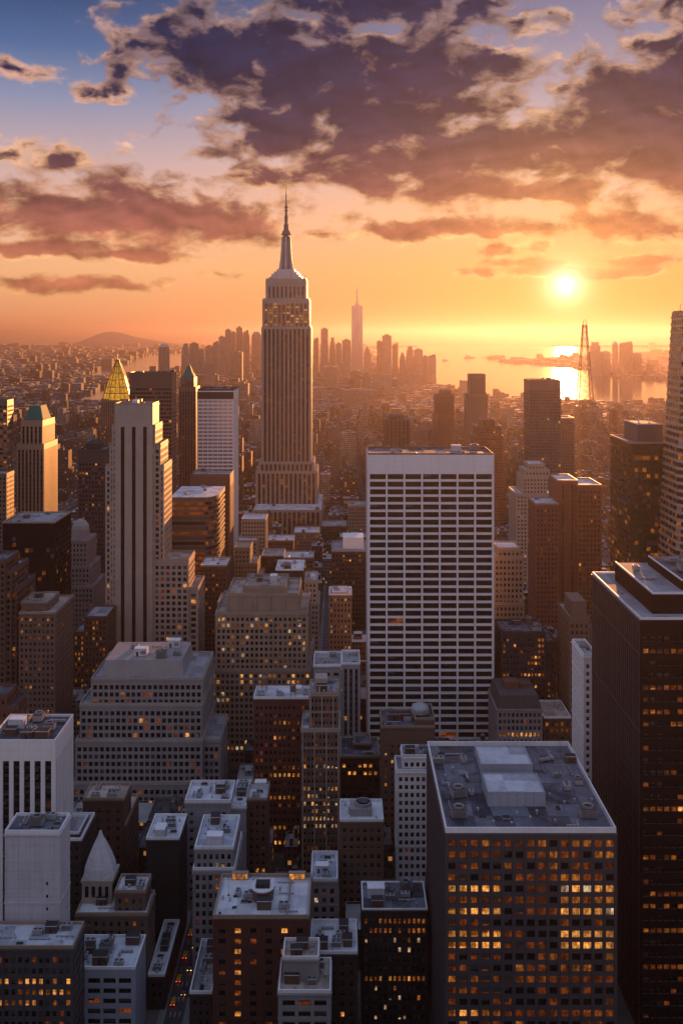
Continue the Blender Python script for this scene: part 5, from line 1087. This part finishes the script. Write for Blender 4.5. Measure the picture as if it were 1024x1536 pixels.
# ------------------------------------------------------------------ the low city between and beyond
crng = random.Random(2024)
PAL = [(0.11,0.068,0.052),(0.085,0.042,0.033),(0.15,0.108,0.08),(0.22,0.18,0.15),(0.07,0.06,0.058),(0.17,0.16,0.155),(0.06,0.04,0.034),(0.13,0.083,0.066)]
PNAME = ['brown','dark red','tan','cream','charcoal','grey','dark brown','reddish brown']
LOTS = []
NB = np.array(NAMED)
def free(x0, x1, y0, y1):
    return not ((NB[:,0] < x1 + 1.5) & (NB[:,1] > x0 - 1.5) & (NB[:,2] < y1 + 1.5) & (NB[:,3] > y0 - 1.5)).any()
for row in range(0, 64):
    ya = 404 + (row // 2) * 70 + (row % 2) * 28
    if ya > 2600: break
    for k in range(-12, 13):
        for c in range(3):
            xa = -57.5 + 96 * k + 28 * c; xb = xa + 27.2
            if abs((xa + xb) / 2) > 0.37 * ya + 130: continue
            if ya < 1000 and xa < -8.5 and xb > -18.5:
                xa, xb = (xa, -18.8) if xa < -19 else (-8.2, xb)
                if xb - xa < 7: continue
            w = xb - xa; parts = [(xa, xb)] if crng.random() < .45 or w < 14 else [(xa, xa + w*.5 - .3), (xa + w*.5, xb)]
            for (a, b_) in parts:
                d0, d1 = ya + crng.uniform(0, 2), ya + 27.2 - crng.uniform(0, 5)
                # lots beside a named building shrink to what is left free
                for _ in range(6):
                    if free(a, b_, d0, d1): break
                    a, b_, d0, d1 = a + (b_-a)*.12, b_ - (b_-a)*.12, d0 + (d1-d0)*.10, d1 - (d1-d0)*.10
                if not free(a, b_, d0, d1) or b_ - a < 5 or d1 - d0 < 6: continue
                if on_water(np.array([a]), np.array([d1]))[0]: continue
                if ya < 520: h = crng.uniform(9, 17)
                elif ya < 700: h = crng.uniform(13, 26)
                elif ya < 1000: h = crng.choice([crng.uniform(16, 30), crng.uniform(25, 48)])
                elif ya < 1320: h = crng.uniform(14, 32) if crng.random() < .75 else crng.uniform(30, 52)
                else: h = crng.uniform(14, 36) if crng.random() < .7 else crng.uniform(36, 85)
                LOTS.append((a, b_, d0, d1, h, crng.randrange(len(PAL)), crng.random()))
def lot_mesh(mb, lot, rng):
    a, b_, c, e, h, pi_, rn = lot; k = rng.uniform(.75, 1.2); col = [v * k for v in PAL[pi_]]; n0 = len(mb.f)
    w, dp = b_ - a, e - c
    if h > 26 and rng.random() < .55 and w > 9:
        mb.box(a, b_, c, e, 0, h*.68); mb.box(a+w*.12, b_-w*.1, c+dp*.12, e-dp*.1, h*.68, h)
        a, b_, c, e = a+w*.12, b_-w*.1, c+dp*.12, e-dp*.1
    else: mb.box(a, b_, c, e, 0, h)
    t = .35
    for bx in [(a, b_, c, c+t), (a, b_, e-t, e), (a, a+t, c+t, e-t), (b_-t, b_, c+t, e-t)]: mb.box(*bx, h, h+.9)
    w, dp = b_ - a, e - c; q = rng.uniform(.15, .5); r = rng.uniform(.15, .5)
    mb.box(a+w*q, a+w*(q+.28), c+dp*r, c+dp*(r+.3), h, h+rng.uniform(2.4, 4.5))
    if rng.random() < .5: mb.box(a+w*.1, a+w*.1+2.2, e-dp*.2-2, e-dp*.2, h, h+1.8)
    if rng.random() < .45:
        cx, cyy = b_-w*.18, c+dp*.7; mb.lathe(cx, cyy, [(.9, h), (.9, h+2.5)], 4); mb.lathe(cx, cyy, [(1.5, h+2.5), (1.5, h+5), (.1, h+6.2)], 8)
    if mb.tint is not None: mb.tint += [(*col, rn)] * (len(mb.f) - n0)
# the 190 lots that show largest become things of their own
cand = []
pts = [((a+b_)/2, c, h + .9) for (a, b_, c, e, h, _, _) in LOTS]; hid1 = blocked(pts); pts2 = [((a+b_)/2, (c+e)/2, h + .9) for (a, b_, c, e, h, _, _) in LOTS]; hid2 = blocked(pts2); pts3 = [((a+b_)/2, c, h*.6) for (a, b_, c, e, h, _, _) in LOTS]; hid3 = blocked(pts3)
for i, (a, b_, c, e, h, _, _) in enumerate(LOTS):
    px, py = 512 + (a+b_)/2/c*F, 500 + (CAM_H - h)/c*F
    sc = (3 - int(hid1[i]) - int(hid2[i]) - int(hid3[i])) / 3.0
    if sc > 0 and -10 < px < 1034 and py < 1540: cand.append((sc * (b_-a) * (h*.5 + 12) / c**2, i))
cand.sort(reverse=True); chosen = [i for _, i in cand[:185]]
marks = [(d['label'], 512 + mid(d['tiers'][0])[0] / d['tiers'][0]['y0'] * F, d['tiers'][0]['y0'], d['name'].replace('_', ' ')) for d in BUILT if d['tiers'][0]['z1'] > 60 and sum(e_['name'] == d['name'] for e_ in BUILT) == 1]
COUNT = {}
for i in chosen:
    a, b_, c, e, h, pi_, rn = LOTS[i]; mb = MB(); mb.tint = []; lot_mesh(mb, LOTS[i], random.Random(i))
    base = ((a+b_)/2, (c+e)/2, 0.0); o = mb.build('low_building', 'city_wall', None, base)
    px = 512 + base[0] / base[1] * F
    near = min(marks, key=lambda m_: abs(m_[1] - px) + abs(m_[2] - c) * .22)
    rel = 'behind' if c > near[2] + 40 else ('left of' if px < near[1] else 'right of')
    size = 'tall' if h > 34 else ('narrow' if b_ - a < 15 else 'broad'); tone = 'pale roofed' if rn > .6 else ('dark roofed' if rn < .3 else 'grey roofed')
    tag(o, '%s %s %s block %s the %s' % (size, tone, PNAME[pi_], rel, near[3]), 'building', 'low rise blocks between the towers')
mb = MB(); mb.tint = []
ch = set(chosen)
for i, lot in enumerate(LOTS):
    if i not in ch: lot_mesh(mb, lot, random.Random(i))
def carpet(mb, ya, yb, cell, hmin, hmax, seed):
    rg = np.random.default_rng(seed); y = ya
    while y < yb:
        half = 0.365 * y + 60; xs = np.arange(-half, half, cell); xs = xs + rg.uniform(-.12, .12, xs.size) * cell; keep = rg.random(xs.size) < .92
        wet = on_water(xs, np.full(xs.shape, y)) | on_water(xs, np.full(xs.shape, y + cell)); keep &= ~wet
        for x in xs[keep]:
            w = cell * rg.uniform(.55, .97); dp = cell * rg.uniform(.55, .95); h = rg.uniform(hmin, hmax) * (1 if rg.random() < .93 else rg.uniform(1.6, 3.2)); k = rg.uniform(.7, 1.25); col = [v*k for v in PAL[int(rg.integers(len(PAL)))]]
            n0 = len(mb.f); y0 = y + rg.uniform(0, cell*.1); mb.box(x, x+w, y0, y0+dp, 0, h)
            if rg.random() < .35: mb.box(x+w*.2, x+w*.55, y0+dp*.3, y0+dp*.7, h, h + rg.uniform(2, 5))
            mb.tint += [(*col, float(rg.random()))] * (len(mb.f) - n0)
        y += cell * (1.0 if rg.random() < .6 else 1.5)
carpet(mb, 2650, 4200, 30, 8, 19, 1); carpet(mb, 4200, 7000, 46, 9, 26, 2); carpet(mb, 7000, 12500, 85, 9, 28, 3); carpet(mb, 12500, 20000, 150, 9, 30, 4)
# the blocks behind and below the viewing deck: they stand there and keep the low evening sky off the lower floors in front
rg = random.Random(404)
for iy in range(11):
    for ix in range(-9, 10):
        xa, ya = ix*68 + rg.uniform(0, 4), -560 + iy*76; w, dp = rg.uniform(46, 58), rg.uniform(50, 60)
        if abs(xa + w/2) < 60 and -95 < ya + dp/2 < 20: continue
        cap = 150 if ya + dp < 20 else max(14, 260 - .70*(ya + dp) - 22)
        h = min(rg.uniform(45, 150), cap, 118); n0 = len(mb.f); col = [v*rg.uniform(.7, 1.2) for v in PAL[rg.randrange(len(PAL))]]
        mb.box(xa, xa+w, ya, ya+dp, 0, h*.8); mb.box(xa+6, xa+w-7, ya+7, ya+dp-6, h*.8, h); mb.tint += [(*col, rg.random())] * (len(mb.f) - n0)
n0 = len(mb.f); mb.box(-24, 24, -84, -6, 0, 252); mb.box(-34, 34, -90, -4, 0, 170); mb.tint += [(.22, .2, .18, .4)] * (len(mb.f) - n0)
s_ = mb.build('city_blocks', 'city_wall'); tag(s_, 'endless carpet of low hazy city blocks out to the horizon', None, None, 'stuff')
# riverside trees: loose leafy clumps, too many to count
m, nt, b = new_mat('leaf'); p = pos(nt); nt.links.new(mixc(nt, noise(nt, p, .15, 3.0).ss(.35, .65), (0.03,0.028,0.018,1), (0.085,0.06,0.03,1)).k, b.inputs['Base Color']); b.inputs['Roughness'].default_value = .9; MATS['leaf'] = m
tr = MB(); rg = random.Random(9); shore = [(655,585),(700,597),(760,603),(860,609),(1040,616)]
for k in range(420):
    q = rg.random() * 4; i = min(3, int(q)); f = q - i; px = shore[i][0] + (shore[i+1][0]-shore[i][0])*f; py = shore[i][1] + (shore[i+1][1]-shore[i][1])*f + abs(rg.gauss(0, 5))
    x, y = G(px, py); R = rg.uniform(6, 13); H = rg.uniform(9, 17)
    tr.bar((x, y, 0), (x, y, H*.5), .9)
    for j in range(34):
        a, bb, rr_ = rg.uniform(0, 6.28), rg.uniform(-1, 1), R * rg.random() ** .4; cx, cyy, cz = x + rr_*math.cos(a)*math.sqrt(1-bb*bb), y + rr_*math.sin(a)*math.sqrt(1-bb*bb), H*.62 + rr_*bb*.75
        s1 = rg.uniform(1.6, 3.6); v = [(cx + rg.uniform(-s1, s1), cyy + rg.uniform(-s1, s1), cz + rg.uniform(-s1, s1)) for _ in range(4)]; tr.poly(v[:3]); tr.poly([v[0], v[2], v[3]])
t_ = tr.build('shore_trees', 'leaf'); tag(t_, 'dark belt of trees along the near river shore', None, None, 'stuff')

# ------------------------------------------------------------------ traffic and boats
glass_mat('tail_red', (0.2,0.01,0.01), .3, (1.0,0.06,0.02), 4.0); glass_mat('head_white', (0.6,0.55,0.5), .2, (1.0,0.62,0.26), 6.0)
for nm, c in [('paint_yellow', (0.55,0.30,0.02)), ('paint_dark', (0.02,0.02,0.025)), ('paint_white', (0.6,0.6,0.6))]: wall_mat(nm, c, .3, .03, 0, .5)
def car_proto(paint, label):
    r = thing('parked_car' if False else 'car', label, 'car', (0, 0, 0), 'cars in the street canyons')
    mb = MB(); mb.box(-.9, .9, -2.2, 2.2, .35, .85, 0, True); frustum(mb, 0, -.1, .84, 1.35, .85, .68, .85, 1.42); mb.build('body', paint, r)
    mb = MB()
    for s1 in (-1, 1): mb.poly([(s1*.80,-1.0,.95),(s1*.80,.85,.95),(s1*.71,.55,1.36),(s1*.71,-.75,1.36)][::s1])
    mb.poly([(-.7,-1.36,.93),(.7,-1.36,.93),(.62,-1.02,1.34),(-.62,-1.02,1.34)]); mb.build('car_window', 'glass_dark', r)
    for sx in (-.82, .82):
        for sy in (-1.4, 1.4):
            mb = MB(); n = 12
            for k in range(n):
                a0, a1 = 2*math.pi*k/n, 2*math.pi*(k+1)/n; mb.poly([(sx-.11, sy+.33*math.cos(a0), .33+.33*math.sin(a0)), (sx+.11, sy+.33*math.cos(a0), .33+.33*math.sin(a0)), (sx+.11, sy+.33*math.cos(a1), .33+.33*math.sin(a1)), (sx-.11, sy+.33*math.cos(a1), .33+.33*math.sin(a1))])
            for s1 in (-.11, .11): mb.poly([(sx+s1, sy+.33*math.cos(2*math.pi*k/n), .33+.33*math.sin(2*math.pi*k/n)) for k in range(n)])
            mb.build('wheel', 'charcoal', r)
        mb = MB(); mb.box(sx*.8-.2, sx*.8+.2, -2.26, -2.2, .55, .8, 0, True); mb.build('taillight', 'tail_red', r)
        mb = MB(); mb.box(sx*.8-.2, sx*.8+.2, 2.2, 2.26, .55, .8, 0, True); mb.build('headlight', 'head_white', r)
    return r
def copy_tree(o, parent=None):
    c = o.copy(); C.objects.link(c); c.parent = parent
    for ch_ in o.children: copy_tree(ch_, c)
    return c
protos = [car_proto('paint_yellow', 'yellow taxi in the dark street canyon'), car_proto('paint_dark', 'black car with red tail lights in the dark street canyon'), car_proto('paint_white', 'white car in the dark street canyon')]
used = [0, 0, 0]; rg = random.Random(31)
for k, (x, y, ang) in enumerate([(-65.2,388,0),(-62,394,math.pi),(-65.3,402,0),(-61.9,409,math.pi),(-65.1,417,0),(-62,424,math.pi),(-65.2,433,0),(-61.8,441,math.pi),(-65.3,452,0),(-62,465,math.pi),(-14.5,668,0),(-12.0,676,math.pi),(-14.5,686,0),(-12,694,math.pi),(-14.4,704,0),(-12,715,math.pi),(-14.5,730,0),(-12,742,math.pi)]):
    pi_ = rg.randrange(3); o = protos[pi_] if not used[pi_] else copy_tree(protos[pi_]); used[pi_] = 1
    o.location = (x, y, .01); o.rotation_euler = (0, 0, ang)
def boat(px, py, L, lb):
    x, y = G(px, py); r = thing('boat', lb, 'boat', (x, y, .5)); mb = MB(); n = 0
    ring = [(-L/2, -.12*L), (L*.3, -.12*L), (L/2, 0), (L*.3, .12*L), (-L/2, .12*L)]
    for i in range(5): a, c = ring[i], ring[(i+1) % 5]; mb.poly([(x+a[0]*.94, y+a[1]*.8, .4), (x+c[0]*.94, y+c[1]*.8, .4), (x+c[0], y+c[1], .5+L*.09), (x+a[0], y+a[1], .5+L*.09)])
    mb.poly([(x+a[0], y+a[1], .5+L*.09) for a in ring]); mb.build('hull', 'charcoal', r, (x, y, .5))
    mb = MB(); mb.box(x-L*.4, x+L*.1, y-.08*L, y+.08*L, .5+L*.09, .5+L*.2); mb.box(x-L*.3, x-L*.05, y-.05*L, y+.05*L, .5+L*.2, .5+L*.27); mb.build('cabin', 'white_paint', r, (x, y, .5))
boat(704, 537, 120, 'ferry crossing the bright river left of the small island'); boat(668, 541, 70, 'small boat on the river nearest the downtown shore')

# ------------------------------------------------------------------ the air
hm = bpy.data.materials.new('haze'); hm.use_nodes = True; nt = hm.node_tree; nt.nodes.clear()
ho = nt.nodes.new('ShaderNodeOutputMaterial'); hv = nt.nodes.new('ShaderNodeVolumePrincipled'); nt.links.new(hv.outputs[0], ho.inputs['Volume'])
hv.inputs['Color'].default_value = (0.150, 0.130, 0.165, 1); hv.inputs['Density'].default_value = 5.3e-5; hv.inputs['Anisotropy'].default_value = 0.71
MATS['haze'] = hm
mb = MB(); mb.box(-45000, 45000, -950, 95000, -1, 466, 0, True); hz = mb.build('haze', 'haze'); hz['kind'] = 'stuff'
